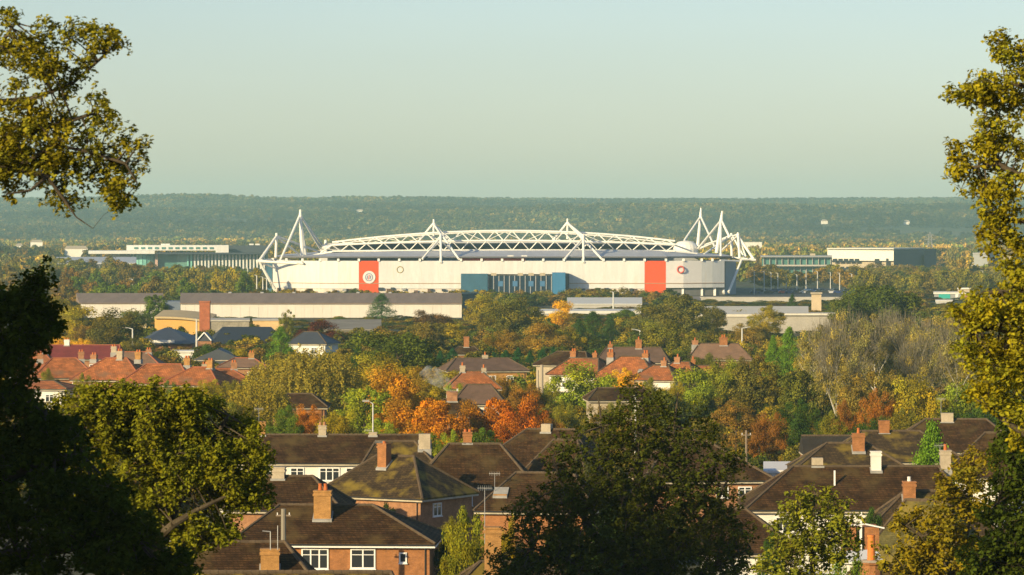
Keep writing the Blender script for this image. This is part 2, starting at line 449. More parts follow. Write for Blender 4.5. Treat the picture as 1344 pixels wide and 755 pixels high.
    fr = [(412, 1570, Z(333, 1570)), (424, 1600, Z(331, 1600)), (430, 1640, Z(330, 1640))]
    sheet('left_stand_roof', nr, fr)
    nr = [(905, 1570, Z(333, 1570)), (893, 1600, Z(331, 1600)), (886, 1640, Z(330, 1640))]
    fr = [(962, 1524, ze), (956, 1600, ze), (948, 1660, ze)]
    sheet('right_stand_roof', nr, fr)
    nr = [(432, 1612, Z(319.5, 1612)), (550, 1610, Z(318, 1610)), (680, 1610, Z(317.5, 1610)), (800, 1610, Z(318, 1610)), (884, 1612, Z(320, 1612))]
    fr = [(420, 1665, Z(326, 1665)), (550, 1668, Z(325, 1665)), (680, 1668, Z(325, 1665)), (800, 1668, Z(325, 1665)), (890, 1665, Z(326, 1665))]
    sheet('far_stand_roof', nr, fr)
    B(MB().box(X(420, 1668), X(890, 1668), 1667, 1669, 0, Z(326.5, 1665)), 'far_wall', M_CLAD)
    def rake(name, p0, p1, d0, z0, d1, z1, mat):
        n = 10; m = MB()
        for i in range(n):
            a = d0 + (d1 - d0) * i / n; b = d0 + (d1 - d0) * (i + 1) / n
            zz = z0 + (z1 - z0) * (i + 1) / n
            m.box(X(p0, 1600), X(p1, 1600), min(a, b), max(a, b), 0, zz)
        return B(m, name, mat)
    rake('far_seating', 450, 860, 1622, 1.5, 1664, 15.5, M_SEAT)
    rake('near_seating', 470, 850, 1556, 1.5, 1532, 9.5, M_SEAT)
    for s, (p0, p1) in (('l', (455, 395)), ('r', (855, 925))):
        n = 8; m = MB()
        for i in range(n):
            a = X(p0 + (p1 - p0) * i / n, 1600); b = X(p0 + (p1 - p0) * (i + 1) / n, 1600)
            m.box(min(a, b), max(a, b), 1566, 1640, 0, 1.5 + 9 * (i + 1) / n)
        B(m, 'side_seating', M_SEAT)
    B(MB().box(X(470, 1600), X(845, 1600), 1562, 1618, 0, .12), 'pitch', M_TURF)
    # left end: blue face
    B(MB().prism([(X(351, 1528), 1528), (X(357.4, 1526), 1526.5), (X(357.4, 1530), 1560), (X(349, 1560), 1560)], 0, Z(346, 1526)), 'blue_box', surf('deep_teal_cladding', (.03, .10, .16)))
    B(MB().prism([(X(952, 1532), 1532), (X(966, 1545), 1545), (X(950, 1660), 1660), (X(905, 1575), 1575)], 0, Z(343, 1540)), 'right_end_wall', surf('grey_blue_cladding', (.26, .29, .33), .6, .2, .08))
    B(MB().prism([(X(362, 1534), 1534), (X(400, 1575), 1575), (X(376, 1660), 1660), (X(360, 1600), 1600)], 0, Z(343, 1540)), 'left_end_wall', M_CLAD)
    # trusses
    def truss(D, top_c, shift=0):
        x0, x1, xc = 436, 886, 668
        T = lambda x: 303 + top_c * ((x - xc) / 226) ** 2
        Mi = lambda x: 316 + 5.5 * ((x - xc) / 226) ** 2
        Bo = lambda x: 328.6 + 1.2 * ((x - xc) / 226) ** 2
        n = 20
        xs = [x0 + (x1 - x0) * i / n for i in range(n + 1)]
        for fn, dd, r, rng in ((T, 0, .42, range(n)), (Mi, -1.5, .42, range(n)), (Bo, 0, .38, range(n))):
            m = MB()
            pts = [P(xs[i], fn(xs[i]), D + dd) for i in range(n + 1)]
            m.path(pts, [r] * len(pts), 8)
            B(m, 'chord', M_STEEL)
        for i in range(n):
            xm = (xs[i] + xs[i + 1]) / 2
            B(MB().tube(P(xs[i], Mi(xs[i]), D - 1.5), P(xm, T(xm), D), .22, n=5), 'brace', M_STEEL)
            B(MB().tube(P(xs[i + 1], Mi(xs[i + 1]), D - 1.5), P(xm, T(xm), D), .22, n=5), 'brace', M_STEEL)
            B(MB().tube(P(xs[i], Mi(xs[i]), D - 1.5), P(xm, Bo(xm), D), .22, n=5), 'brace', M_STEEL)
            B(MB().tube(P(xs[i + 1], Mi(xs[i + 1]), D - 1.5), P(xm, Bo(xm), D), .22, n=5), 'brace', M_STEEL)
    truss(1537, 14.5)
    # far truss: only two chords
    D = 1611
    n = 18; xs = [430 + (895 - 430) * i / n for i in range(n + 1)]
    T2 = lambda x: 304.8 + 17 * ((x - 665) / 230) ** 2
    M2 = lambda x: 316.6 + 6 * ((x - 665) / 230) ** 2
    for fn in (T2, M2):
        B(MB().path([P(x, fn(x), D) for x in xs], [.3] * (n + 1), 6), 'chord', M_STEEL)
    for i in range(0, n):
        B(MB().tube(P(xs[i], (T2 if i % 2 else M2)(xs[i]), D), P(xs[i + 1], (M2 if i % 2 else T2)(xs[i + 1]), D), .16, n=4), 'brace', M_STEEL)
    # end nodes of the truss bottom chord on the left and right
    for a, b in (((436, 321.5, 1537), (418, 334, 1545)), ((440, 329.8, 1537), (405, 336, 1540)), ((886, 322, 1537), (908, 330, 1545)), ((884, 330, 1537), (915, 333, 1540))):
        B(MB().tube(P(*a), P(*b), .36, n=6), 'brace', M_STEEL)
    # masts: (px, py, D) -> (px, py, D), radius at both ends
    def mast(pts, name='mast'):
        for a, b, r0, r1 in pts:
            if name == 'strut': r0 *= 1.3; r1 *= 1.3
            B(MB().tube(P(*a), P(*b), r0, r1, 8), name, M_STEEL)
    # big left mast
    mast([((394, 284, 1540), (397, 338, 1540), .55, .95), ((394, 284, 1540), (401.5, 336, 1548), .4, .6), ((394.3, 275, 1540), (394, 285, 1540), .35, .75), ((397.5, 337, 1520), (397, 346, 1506), .5, .4)])
    mast([((393, 284, 1540), (368, 342, 1522), .38, .38), ((395, 284, 1540), (420, 326, 1560), .38, .38), ((395, 285, 1540), (425, 325, 1572), .3, .3), ((367, 342, 1522), (397, 346, 1506), .22, .22)], 'strut')
    mast([((363, 306, 1530), (362, 338, 1530), .5, .6), ((340, 343, 1515), (360.5, 380, 1518), .5, .7)])
    mast([((363, 310, 1530), (340, 343, 1515), .4, .45), ((363, 310, 1530), (420, 331, 1560), .34, .34), ((363, 311, 1530), (393, 334, 1545), .3, .3),
          ((340, 343, 1515), (362, 341, 1530), .5, .5), ((340, 343, 1515), (392, 346, 1510), .45, .3), ((340, 344, 1515), (361, 352, 1522), .3, .3)], 'strut')
    B(MB().tube(P(337, 344, 1515), P(344, 342.5, 1516), .9, .9, 8), 'node', M_STEEL)
    B(MB().tube(P(427.5, 315, 1560), P(427.5, 331, 1560), .55, .9, 8), 'mast', M_STEEL)
    B(MB().tube(P(423, 325, 1560), P(433, 325, 1560), 1.1, 1.1, 8), 'node', M_STEEL)
    # right masts
    mast([((919.5, 284, 1640), (915.5, 327, 1640), .55, .8), ((920, 273, 1640), (919.5, 285, 1640), .3, .7), ((947, 288, 1545), (940.5, 332, 1545), .7, .8), ((948, 277, 1545), (946.5, 290, 1545), .35, .75), ((946, 333, 1530), (950, 385, 1512), .5, .55)])
    mast([((919, 285, 1640), (898, 316, 1625), .35, .35), ((920, 285, 1640), (939, 326, 1600), .35, .35), ((946, 290, 1545), (915, 328, 1590), .38, .38), ((947, 290, 1545), (958, 312, 1540), .38, .38), ((946, 290, 1545), (946, 334, 1530), .32, .32)], 'strut')
    mast([((960, 306, 1600), (960.5, 336, 1600), .5, .6), ((968.5, 306, 1535), (971, 340, 1528), .5, .6), ((973, 342, 1528), (956, 384, 1514), .5, .55)])
    mast([((960, 309, 1600), (916, 327, 1620), .34, .34), ((958, 310, 1600), (924, 334, 1580), .3, .3), ((961, 309, 1600), (977, 338, 1590), .3, .3), ((968, 309, 1535), (989, 340, 1530), .42, .42), ((968, 310, 1535), (948, 328, 1560), .3, .3),
          ((968, 308, 1535), (916, 324, 1590), .3, .3), ((969, 311, 1535), (979, 337, 1530), .3, .3), ((989, 341, 1530), (945, 337, 1560), .42, .35), ((989, 341, 1530), (971, 341, 1528), .3, .3), ((945, 342, 1520), (973, 343, 1528), .3, .3)], 'strut')
    B(MB().tube(P(984, 340.5, 1530), P(992, 341.5, 1530), .8, .5, 8), 'node', M_STEEL)
    # mid masts
    for ax, ay, bx, by in ((569.2, 290, 578.3, 308), (744.8, 289, 765.5, 308.5)):
        mast([((ax, ay - 2, 1541), (ax, 314, 1541), .35, .5), ((bx, by, 1512), (bx + .6, 345, 1499.5), .5, .5)])
        mast([((ax, ay + 3, 1541), (ax - 20, 317, 1540), .36, .36), ((ax, ay + 3, 1541), (ax + 33, 340, 1500), .36, .36) if ax < 600 else ((ax, ay + 3, 1541), (ax + 45, 340, 1500), .36, .36),
              ((bx, by + 4, 1512), (bx - 24, 340, 1500), .36, .36), ((ax, ay + 4, 1541), (bx + 2, by + 3, 1512), .36, .36), ((ax, ay + 4, 1541), (ax + 22, 317, 1540), .3, .3),
              ((bx, by + 8, 1512), (bx - 14, 329, 1537), .22, .22), ((bx, by + 8, 1512), (bx + 14, 329, 1537), .22, .22)], 'strut')
    # dish like drum near the right end of the truss
    m = MB(); cx, cy_, r = X(900, 1590), 1590, 4.9
    prof = [(5.2, 0), (5.4, 1.8), (4.7, 3.6), (3.2, 4.8), (0.1, 5.3)]
    n = 20; vs = []; fs = []
    z0 = Z(332, 1590)
    for r_, z in prof: vs += [(cx + r_ * math.cos(2 * math.pi * i / n), cy_ + r_ * math.sin(2 * math.pi * i / n), z0 + z) for i in range(n)]
    for k in range(len(prof) - 1): fs += [(k * n + i, k * n + (i + 1) % n, (k + 1) * n + (i + 1) % n, (k + 1) * n + i) for i in range(n)]
    fs.append(tuple(range(n - 1, -1, -1)))
    B(m.add(vs, fs), 'roof_drum', M_STEEL)
    B(MB().box(cx - 5, cx + 5, cy_ - 5, cy_ + 5, z0 - 6, z0), 'drum_support', M_METAL)
    # floodlight housings on the roof
    rr = random.Random(4)
    for k in range(26):
        p = 440 + k * 15.5
        if 600 < p < 750: continue
        x = X(p + rr.uniform(-4, 4), 1499); w_ = rr.uniform(.5, 1.1); z_ = rr.choice((1.2, 2.0, 2.4))
        if abs(p - 484) < 16 or abs(p - 860) < 18 or p > 870: continue
        B(MB().box(x - w_, x + w_, 1499.2, 1499.9, z_, z_ + rr.uniform(.6, 1.2)), 'wall_vent', rr.choice((M_METAL, M_DARKW, _mats['brown_door'])))
    for p in (670, 688):
        B(MB().box(X(p, 1505) - 1.2, X(p, 1505) + 1.2, 1504, 1505, Z(338, 1505), Z(335.5, 1505)), 'roof_light', M_STEEL)
stadium()

# ------------------------------------------------------------------ office complex, warehouses, low buildings
def poly(*pd): return [(X(p, d), d) for p, d in pd]

def offices_left():
    D = 2560.0; org = Vector((X(235, D), D, 0))
    t = thing('office_building', 'teal glass office complex with a curved glass drum, left of the stadium', 'office', org)
    B = lambda mb, n, m, par=t: mb.build(n, m, par, org)
    B(MB().prism(poly((145, 2580), (200, 2560), (200, 2620), (145, 2640)), 0, Z(333, D)), 'wall', M_RENDER)
    # drum
    c = (X(187, 2545), 2553); r = 8.5
    n = 20
    pts = [(c[0] + r * math.cos(2 * math.pi * i / n), c[1] + r * math.sin(2 * math.pi * i / n)) for i in range(n)]
    B(MB().prism(pts, 0, Z(333.2, D)), 'glass_drum', M_TEALG)
    for i in range(n):
        p = pts[i]
        if p[1] < c[1]: B(MB().box(p[0] - .12, p[0] + .12, p[1] - .25, p[1], 0, Z(333.2, D)), 'mullion', M_TEALD)
    B(MB().prism(poly((116, 2535), (203, 2535), (203, 2590), (116, 2590)), Z(333, D), Z(329, D)), 'canopy_roof', M_CLAD)
    for p in (132, 144, 155, 165, 174):
        B(MB().box(X(p, 2545), X(p, 2545) + .9, 2545, 2546, Z(346, 2545), Z(333.1, D)), 'column', M_CLAD)
    B(MB().prism(poly((130, 2552), (172, 2552), (172, 2570), (130, 2570)), 0, Z(340, D)), 'glazed_wall', M_CREAM)
    B(MB().prism(poly((166, 2560), (300, 2560), (300, 2600), (166, 2600)), Z(328.9, D), Z(322, D)), 'upper_storey', M_CLAD)
    for p in range(176, 298, 9):
        B(MB().box(X(p, 2559), X(p + 5, 2559), 2559.5, 2559.9, Z(327, D), Z(324.5, D)), 'window', M_TEALD)
    B(MB().prism(poly((203.5, 2545), (207, 2545), (207, 2560), (203.5, 2560)), 0, Z(333, D)), 'pier', surf('pink_pier', (.5, .33, .28), .8))
    B(MB().prism(poly((207.3, 2550), (232, 2550), (232, 2590), (207.3, 2590)), 0, Z(333, D)), 'glazed_wall', M_TEALD)
    B(MB().prism(poly((232.2, 2546), (352, 2535), (352, 2600), (232.2, 2600)), 0, Z(333.5, D)), 'glazed_wall', M_TEALD)
    for i in range(26):
        p = 233 + i * 4.55; d = 2545 - (p - 232) * .09
        w = .55
        if i < 3: continue
        B(MB().box(X(p, d) - w, X(p, d) + w, d - 1.0, d - .2, 0, Z(334, D)), 'fin', M_CLAD if i > 4 else M_TEALG)
    B(MB().prism(poly((205, 2532), (352, 2524), (352, 2600), (205, 2600)), Z(333.4, D), Z(331.4, D)), 'roof_edge', M_DARKW)
    B(MB().prism(poly((300.2, 2545), (352, 2541), (352, 2590), (300.2, 2590)), Z(331.3, D), Z(322.5, D)), 'dark_storey', M_DARKW)
    B(MB().prism(poly((283, 2532), (300, 2532), (300, 2540), (283, 2540)), Z(331.3, D), Z(323, D)), 'white_frame', M_CLAD)
    for p in (214, 220, 330, 338):
        B(MB().box(X(p, 2570) - 1.5, X(p, 2570) + 1.5, 2570, 2573, Z(322, D), Z(320, D)), 'roof_plant', M_CLAD)
    # long grey low building in front
    D2 = 2350; org2 = Vector((X(130, D2), D2, 0))
    o = thing('warehouse', 'long low grey shed in front of the teal offices', 'warehouse', org2)
    MB().prism(poly((75, D2), (178, D2), (178, D2 + 40), (75, D2 + 40)), 0, Z(347, D2)).build('wall', M_GREYW, o, org2)
    MB().prism(poly((74, D2 - 2), (179, D2 - 2), (179, D2 + 42), (74, D2 + 42)), [Z(346.9, D2)] * 4, [Z(345, D2), Z(345, D2), Z(338, D2), Z(338, D2)]).build('roof', M_STROOF, o, org2)
offices_left()

def offices_right():
    D = 2400.0; org = Vector((X(1150, D), D, 0))
    t = thing('office_building', 'white box-shaped office block, one flank coloured dark for shade, right of the stadium', 'office', org)
    B = lambda mb, n, m, par=t: mb.build(n, m, par, org)
    f = poly((1086, 2400), (1173, 2370), (1212, 2450), (1125, 2480))
    B(MB().prism(f, Z(342, D), Z(327, D)), 'upper_storeys', M_RENDER)
    B(MB().prism(poly((1092, 2401.5), (1173, 2373), (1210, 2450), (1130, 2480)), 0, Z(342.2, D)), 'ground_storey', M_CREAM)
    B(MB().prism(poly((1173.6, 2369.6), (1212.6, 2449.6), (1229, 2470), (1212, 2480), (1174.5, 2380)), 0, Z(327.4, D)), 'shade_coloured_side', M_DARKW)  # dark colour paints in the shade on the flank turned from the sun
    B(MB().prism(poly((1213, 2440), (1229, 2466), (1222, 2490), (1206, 2470)), 0, Z(336, D)), 'dark_annex', M_DARKW)
    B(MB().prism([(x, y) for x, y in poly((1085, 2398), (1173, 2367), (1213, 2451), (1124, 2483))], Z(326.9, D), Z(325.6, D)), 'roof_edge', surf('pale_roof_edge', (.6, .58, .5), .8))
    def slot(p0, p1, y0, y1, m=M_GLASS, nm='window'):
        d = lambda p: 2400 - (p - 1086) * 30 / 87 - .4
        B(MB().prism([(X(p0, d(p0)), d(p0)), (X(p1, d(p1)), d(p1)), (X(p1, d(p1)), d(p1) + .6), (X(p0, d(p0)), d(p0) + .6)], Z(y1, D), Z(y0, D)), nm, m)
    for k in range(5): slot(1093 + k * 7.2, 1098.8 + k * 7.2, 339.5, 344.5)
    slot(1148, 1154, 339.5, 346); slot(1163, 1166, 339, 350)
    for k in range(4): slot(1096 + k * 7.2, 1101 + k * 7.2, 350, 354)
    # long office
    org2 = Vector((X(1050, 2250), 2250, 0))
    o = thing('office_building', 'long low glazed office building between the stadium and the white block', 'office', org2)
    MB().prism(poly((1000, 2250), (1092, 2250), (1092, 2290), (1000, 2290)), 0, Z(338, 2250)).build('wall', M_TEALD, o, org2)
    MB().prism(poly((998, 2246), (1092, 2246), (1092, 2292), (998, 2292)), Z(337.8, 2250), Z(335.8, 2250)).build('roof', M_METAL, o, org2)
    for i in range(12):
        MB().box(X(1002 + i * 8, 2249), X(1002 + i * 8, 2249) + .3, 2248.6, 2249.8, 0, Z(338, 2250)).build('column', M_CONC, o, org2)
    MB().box(X(1002, 2244), X(1090, 2244), 2244, 2248.4, Z(349.5, 2250), Z(347.5, 2250)).build('balcony', M_CONC, o, org2)
    MB().box(X(1064, 2260), X(1070, 2260), 2260, 2266, Z(335.7, 2250), Z(333, 2250)).build('roof_plant', M_CREAM, o, org2)
    # grey cube
    D3 = 2300; org3 = Vector((X(1295, D3), D3, 0))
    o = thing('office_building', 'small grey cube-shaped block beyond the oak at right', 'office', org3)
    MB().prism(poly((1277, 2300), (1298, 2296), (1312, 2330), (1290, 2336)), 0, Z(333, D3)).build('wall', M_GREYW, o, org3)
    MB().prism(poly((1276.6, 2299), (1298.2, 2295), (1312.6, 2331), (1290, 2337)), Z(332.9, D3), Z(332, D3)).build('roof', M_METAL, o, org3)
    MB().prism(poly((1262, 2310), (1277, 2310), (1277, 2330), (1262, 2330)), 0, Z(345, D3)).build('annex', M_CONC, o, org3)
    MB().prism(poly((1313, 2310), (1330, 2310), (1330, 2330), (1313, 2330)), 0, Z(336, D3)).build('annex', M_CREAM, o, org3)
    # lattice pylon
    D4 = 3000; c = P(1220.5, 305, D4); s = 2.6
    o = thing('electricity_pylon', 'grey lattice electricity pylon right of the dark office block', 'pylon', (c.x, D4, 0))
    m = MB(); H = c.z
    corners = [(-1, -1), (1, -1), (1, 1), (-1, 1)]
    lv = [0, 6, 11, 15, 18.5, 22, H]
    wd = [3.2, 2.5, 2.0, 1.6, 1.3, 1.0, .3]
    for k in range(len(lv) - 1):
        for i, (a, b) in enumerate(corners):
            a2, b2 = corners[(i + 1) % 4]
            m.tube((a * wd[k], b * wd[k], lv[k]), (a * wd[k + 1], b * wd[k + 1], lv[k + 1]), .16, n=4)
            m.tube((a * wd[k], b * wd[k], lv[k]), (a2 * wd[k + 1], b2 * wd[k + 1], lv[k + 1]), .11, n=4)
            m.tube((a * wd[k + 1], b * wd[k + 1], lv[k + 1]), (a2 * wd[k + 1], b2 * wd[k + 1], lv[k + 1]), .11, n=4)
    m.build('tower', M_METAL, o)
    for z, w in ((15, 5), (18.5, 4.4), (22, 3.8)):
        MB().tube((-w, 0, z), (0, 0, z + .9), .14, n=4).tube((w, 0, z), (0, 0, z + .9), .14, n=4).tube((-w, 0, z), (w, 0, z), .12, n=4).build('cross_arm', M_METAL, o)
offices_right()

def simple_block(name, label, cat, fp, ztop, wall, roof, roof_t=.6, over=.4, slope=0.0, windows=None, z0=0.0, ridge=None, group=None):
    """footprint fp of (px, D) going round from front left; sloping or gabled roof"""
    d0 = fp[0][1]; cx = sum(X(p, d) for p, d in fp) / len(fp); cy = sum(d for _, d in fp) / len(fp)
    org = Vector((cx, cy, 0))
    for k in range(9): 
        for d_ in (fp[0][1] + 2, fp[-1][1]): OCC.append((X(fp[0][0] + (fp[1][0] - fp[0][0]) * k / 8, fp[0][1]), d_, 8))
    o = thing(name, label, cat, org, 0, group)
    pts = poly(*fp)
    MB().prism(pts, z0, ztop).build('wall', wall, o, org)
    q = []
    for x, y in pts:
        v = Vector((x - cx, y - cy)); l = v.length; v = v * ((l + over) / l); q.append((cx + v.x, cy + v.y))
    if ridge is None:
        MB().prism(q, ztop + .003, [ztop + roof_t, ztop + roof_t, ztop + roof_t + slope, ztop + roof_t + slope] if len(q) == 4 else ztop + roof_t).build('roof', roof, o, org)
    else:   # gable/hip roof along the long axis: ridge = (height, inset)
        h, ins = ridge
        a = (Vector(q[0]) + Vector(q[3])) / 2; b = (Vector(q[1]) + Vector(q[2])) / 2
        u = (b - a).normalized() * ins
        a += u; b -= u
        vs = [(x, y, ztop + .003) for x, y in q] + [(x, y, ztop + .2) for x, y in q] + [(a.x, a.y, ztop + h), (b.x, b.y, ztop + h)]
        fs = [(0, 3, 2, 1), (0, 1, 5, 4), (1, 2, 6, 5), (2, 3, 7, 6), (3, 0, 4, 7), (4, 5, 9, 8), (6, 7, 8, 9), (5, 6, 9), (7, 4, 8)]
        MB().add(vs, fs).build('roof', roof, o, org)
    for (p0, p1, y0, y1, m) in windows or ():
        d = fp[0][1] + (fp[1][1] - fp[0][1]) * ((p0 + p1) / 2 - fp[0][0]) / (fp[1][0] - fp[0][0])
        MB().box(X(p0, d), X(p1, d), d - .12, d + .2, Z(y1, d), Z(y0, d)).build('window', m, o, org)
    return o, org

def warehouses():
    D = 1135
    # main long warehouse with a lean roof
    org = Vector((X(420, D), D, 0))
    o = thing('warehouse', 'long white warehouse with a brown-grey sloping roof in front of the stadium', 'warehouse', org)
    z1 = Z(399, D)
    MB().prism(poly((237, D), (606, D), (606, D + 30), (237, D + 30)), 0, z1).build('wall', M_WHWALL, o, org)
    MB().prism(poly((236, D - .6), (606.6, D - .6), (606, D + 30.6), (237, D + 30.6)), z1 + .02, [z1 + .25, z1 + .25, Z(384.5, D + 31), Z(384.5, D + 31)]).build('roof', M_WHROOF, o, org)
    for k in range(31):
        x = X(243 + k * 12, D)
        MB().box(x - .06, x + .06, D - .06, D - .004, 0, z1).build('wall_rib', M_WHWALL, o, org)
    for k in range(7):
        p = 300 + k * 42
        MB().box(X(p, D + 30), X(p + 4, D + 30), D + 29, D + 30.5, Z(385, D + 30), Z(383.2, D + 30)).build('roof_vent', M_METAL, o, org)
    MB().prism(poly((215, D + 3), (236.5, D + 3), (236.8, D + 20), (215, D + 20)), 0, Z(396, D)).build('blue_link', surf('slate_blue_wall', (.12, .15, .21), .7, .3, .1), o, org)
    MB().prism(poly((606.8, D + .5), (627, D + 16), (627, D + 34), (606.8, D + 30)), 0, Z(386, D)).build('dark_end_wall', M_TEALW, o, org)
    org = Vector((X(160, D), D, 0))
    o = thing('warehouse', 'shorter white warehouse with a brown-grey roof at the left end of the long one', 'warehouse', org)
    MB().prism(poly((106, D), (214, D), (214, D + 28), (106, D + 28)), 0, z1 + .1).build('wall', M_WHWALL, o, org)
    MB().prism(poly((104, D - .6), (214.4, D - .6), (214.2, D + 28.6), (100, D + 28.6)), z1 + .12, [z1 + .3, z1 + .3, Z(384.8, D + 28), Z(384.8, D + 28)]).build('roof', M_WHROOF, o, org)
    for k in range(9):
        x = X(112 + k * 12, D)
        MB().box(x - .06, x + .06, D - .06, D - .004, 0, z1).build('wall_rib', M_WHWALL, o, org)
warehouses()

# ochre hall with a shallow curved roof, left end lower
def ochre_hall():
    D = 950; org = Vector((X(235, D), D, 0))
    o = thing('industrial_hall', 'low ochre hall with a shallow curved roof behind the square brick chimney', 'hall', org)
    n = 10; pts = []
    x0, x1 = X(203, D), X(275, D)
    top = lambda t: Z(418 + 3.0 * (1 - math.sin(math.pi * (.35 + .4 * t))) + 5 * t * t, D)
    m = MB()
    for i in range(n):
        a, b = i / n, (i + 1) / n
        xa, xb = x0 + (x1 - x0) * a, x0 + (x1 - x0) * b
        m.add([(xa, D, 0), (xb, D, 0), (xb, D + 22, 0), (xa, D + 22, 0), (xa, D, top(a)), (xb, D, top(b)), (xb, D + 22, top(b)), (xa, D + 22, top(a))],
              [(0, 1, 5, 4), (4, 5, 6, 7), (2, 3, 7, 6)] + ([(3, 0, 4, 7)] if i == 0 else []) + ([(1, 2, 6, 5)] if i == n - 1 else []))
    m.build('wall', M_OCHRE, o, org)
    m = MB()
    for i in range(n):
        a, b = i / n, (i + 1) / n
        xa, xb = x0 + (x1 - x0) * a, x0 + (x1 - x0) * b
        m.add([(xa, D - .8, top(a) + .02), (xb, D - .8, top(b) + .02), (xb, D + 23, top(b) + 1.2), (xa, D + 23, top(a) + 1.2), (xa, D - .8, top(a) + .5), (xb, D - .8, top(b) + .5), (xb, D + 23, top(b) + 1.7), (xa, D + 23, top(a) + 1.7)],
              [(0, 1, 5, 4), (4, 5, 6, 7), (2, 3, 7, 6), (3, 0, 4, 7), (1, 2, 6, 5), (0, 3, 2, 1)])
    m.build('roof', surf('tan_roof', (.50, .38, .20), .8, .2, .1), o, org)
    # brick chimney
    D = 900; c = X(269, D)
    t = thing('brick_chimney', 'tall square brick chimney stack in front of the white warehouse', 'chimney', (c, D, 0))
    w = 1.25
    MB().box(-w, w, -w, w, 0, Z(397, D)).build('stack', surf('chimney_brick', (.40, .13, .06), .9, 1, .2, brick=(.225, .075, .008, .8)), t)
    MB().box(-w - .12, w + .12, -w - .12, w + .12, Z(397, D) + .002, Z(395, D)).build('cap', surf('chimney_cap', (.30, .11, .06), .9, 1, .2), t)
ochre_hall()
simple_block('flat_roofed_hall', 'weathered grey flat-roofed hall right of the brick chimney', 'hall', [(277, 930), (327, 930), (327, 950), (277, 950)], Z(422, 930), surf('weathered_board', (.27, .24, .19), .9, .4, .3), M_CONC, .4)
simple_block('flat_roofed_hall', 'pale orange low flat-roofed hall behind the dark roof', 'hall', [(332, 960), (372, 960), (372, 975), (332, 975)], Z(421, 960), surf('pale_orange_wall', (.62, .42, .20), .8, .3, .1), M_CONC, .3)
simple_block('flat_roofed_hall', 'low tan flat-roofed building left of the ochre hall', 'hall', [(160, 980), (192, 980), (192, 1000), (160, 1000)], Z(419, 980), surf('tan_wall', (.45, .36, .2), .8, .3, .1), M_CONC, .3)
simple_block('flat_roofed_hall', 'long grey flat roof behind the dark red tree', 'hall', [(425, 900), (500, 900), (500, 950), (425, 950)], Z(434, 900), surf('grey_brown_wall', (.20, .18, .14), .9, .3, .15), surf('grey_brown_roof', (.24, .21, .16), .9, .2, .15), .3, slope=1.2)
simple_block('school_hall', 'low hall with a broad blue-grey slate roof and white fascia', 'hall', [(184, 790), (252, 790), (262, 830), (182, 830)], Z(452, 790), surf('salmon_brick', (.40, .17, .09), .9, 1, .15), M_SLATE, .3, over=1.2, ridge=(3.0, 6.0), windows=[(180, 229, 446.5, 450.5, M_RENDER), (196, 202, 452, 458, M_GLASS), (214, 220, 452, 458, M_GLASS)])
simple_block('school_hall', 'dark wide hall roof right of the brick chimney', 'hall', [(276, 800), (372, 800), (372, 850), (276, 850)], Z(455, 800), M_DARKW, M_DARKROOF, .3, over=.8, ridge=(3.6, 3.0))
def white_gable():
    D = 786; c = X(268, D)
    o = thing('gable_porch', 'small white inverted-V gable frame below the brick chimney', 'porch', (c, D, 0))
    MB().tube((-1.5, 0, Z(447, D)), (0, 0, Z(436.5, D)), .16, n=4).build('bargeboard', M_UPVC, o)
    MB().tube((1.5, 0, Z(447, D)), (0, 0, Z(436.5, D)), .16, n=4).build('bargeboard', M_UPVC, o)
    MB().add([(-1.6, .2, Z(448, D)), (1.6, .2, Z(448, D)), (0, .2, Z(436.8, D)), (-1.6, 8, Z(448, D)), (1.6, 8, Z(448, D)), (0, 8, Z(436.8, D))], [(0, 1, 2), (5, 4, 3), (0, 2, 5, 3), (1, 4, 5, 2), (0, 3, 4, 1)]).build('roof', M_SLATE, o)
    MB().box(-1.5, 1.5, .3, 7.5, 0, Z(448.1, D)).build('wall', M_BRICKP, o)
white_gable()
# white van-like low wall under the blue roof
simple_block('garage', 'low white flat-roofed garage below the blue-grey slate roof', 'garage', [(213, 740), (253, 740), (253, 748), (213, 748)], Z(463, 740), M_RENDER, M_RENDER, .3)
# right-hand low buildings
simple_block('retail_shed', 'long low white-roofed shed in front of the stadium entrance', 'shed', [(745, 1250), (842, 1250), (842, 1290), (745, 1290)], Z(400, 1250), surf('grey_white_wall', (.42, .40, .37), .8, .2, .1), surf('white_roof_sheet', (.62, .60, .55), .6, .1, .05), .3, slope=1.4)
simple_block('retail_shed', 'low shed with a white parapet band below the orange-red banner', 'shed', [(700, 1160), (840, 1160), (840, 1190), (700, 1190)], Z(412, 1160), M_GREYW, surf('white_roof_sheet', (.62, .60, .55)), .9)
simple_block('retail_shed', 'long flat concrete-roofed building right of centre with a shaded front', 'shed', [(905, 985), (1060, 985), (1060, 1030), (905, 1030)], Z(416, 985), surf('shed_wall', (.38, .35, .30), .8, .3, .1), surf('pale_flat_roof', (.60, .56, .47), .8, .2, .08), .7, slope=1.2)
simple_block('retail_shed', 'lower flat-roofed extension with an overhanging pale canopy', 'shed', [(1010, 965), (1090, 965), (1090, 975), (1010, 975)], Z(414, 965), surf('shed_wall', (.38, .35, .30)), surf('pale_flat_roof', (.60, .56, .47)), .5, over=1.4)
simple_block('service_tower', 'small beige block-like tower standing before the car park', 'tower', [(1065, 1200), (1078, 1200), (1078, 1206), (1065, 1206)], Z(386, 1200), surf('beige_block', (.55, .43, .28), .85, .5, .1), M_CREAM, .5, over=.6)
simple_block('boundary_wall', 'long pale retaining wall running below the car park', 'wall', [(920, 1380), (1120, 1380), (1120, 1382), (920, 1382)], Z(391, 1380), M_CONC, M_CONC, .3)
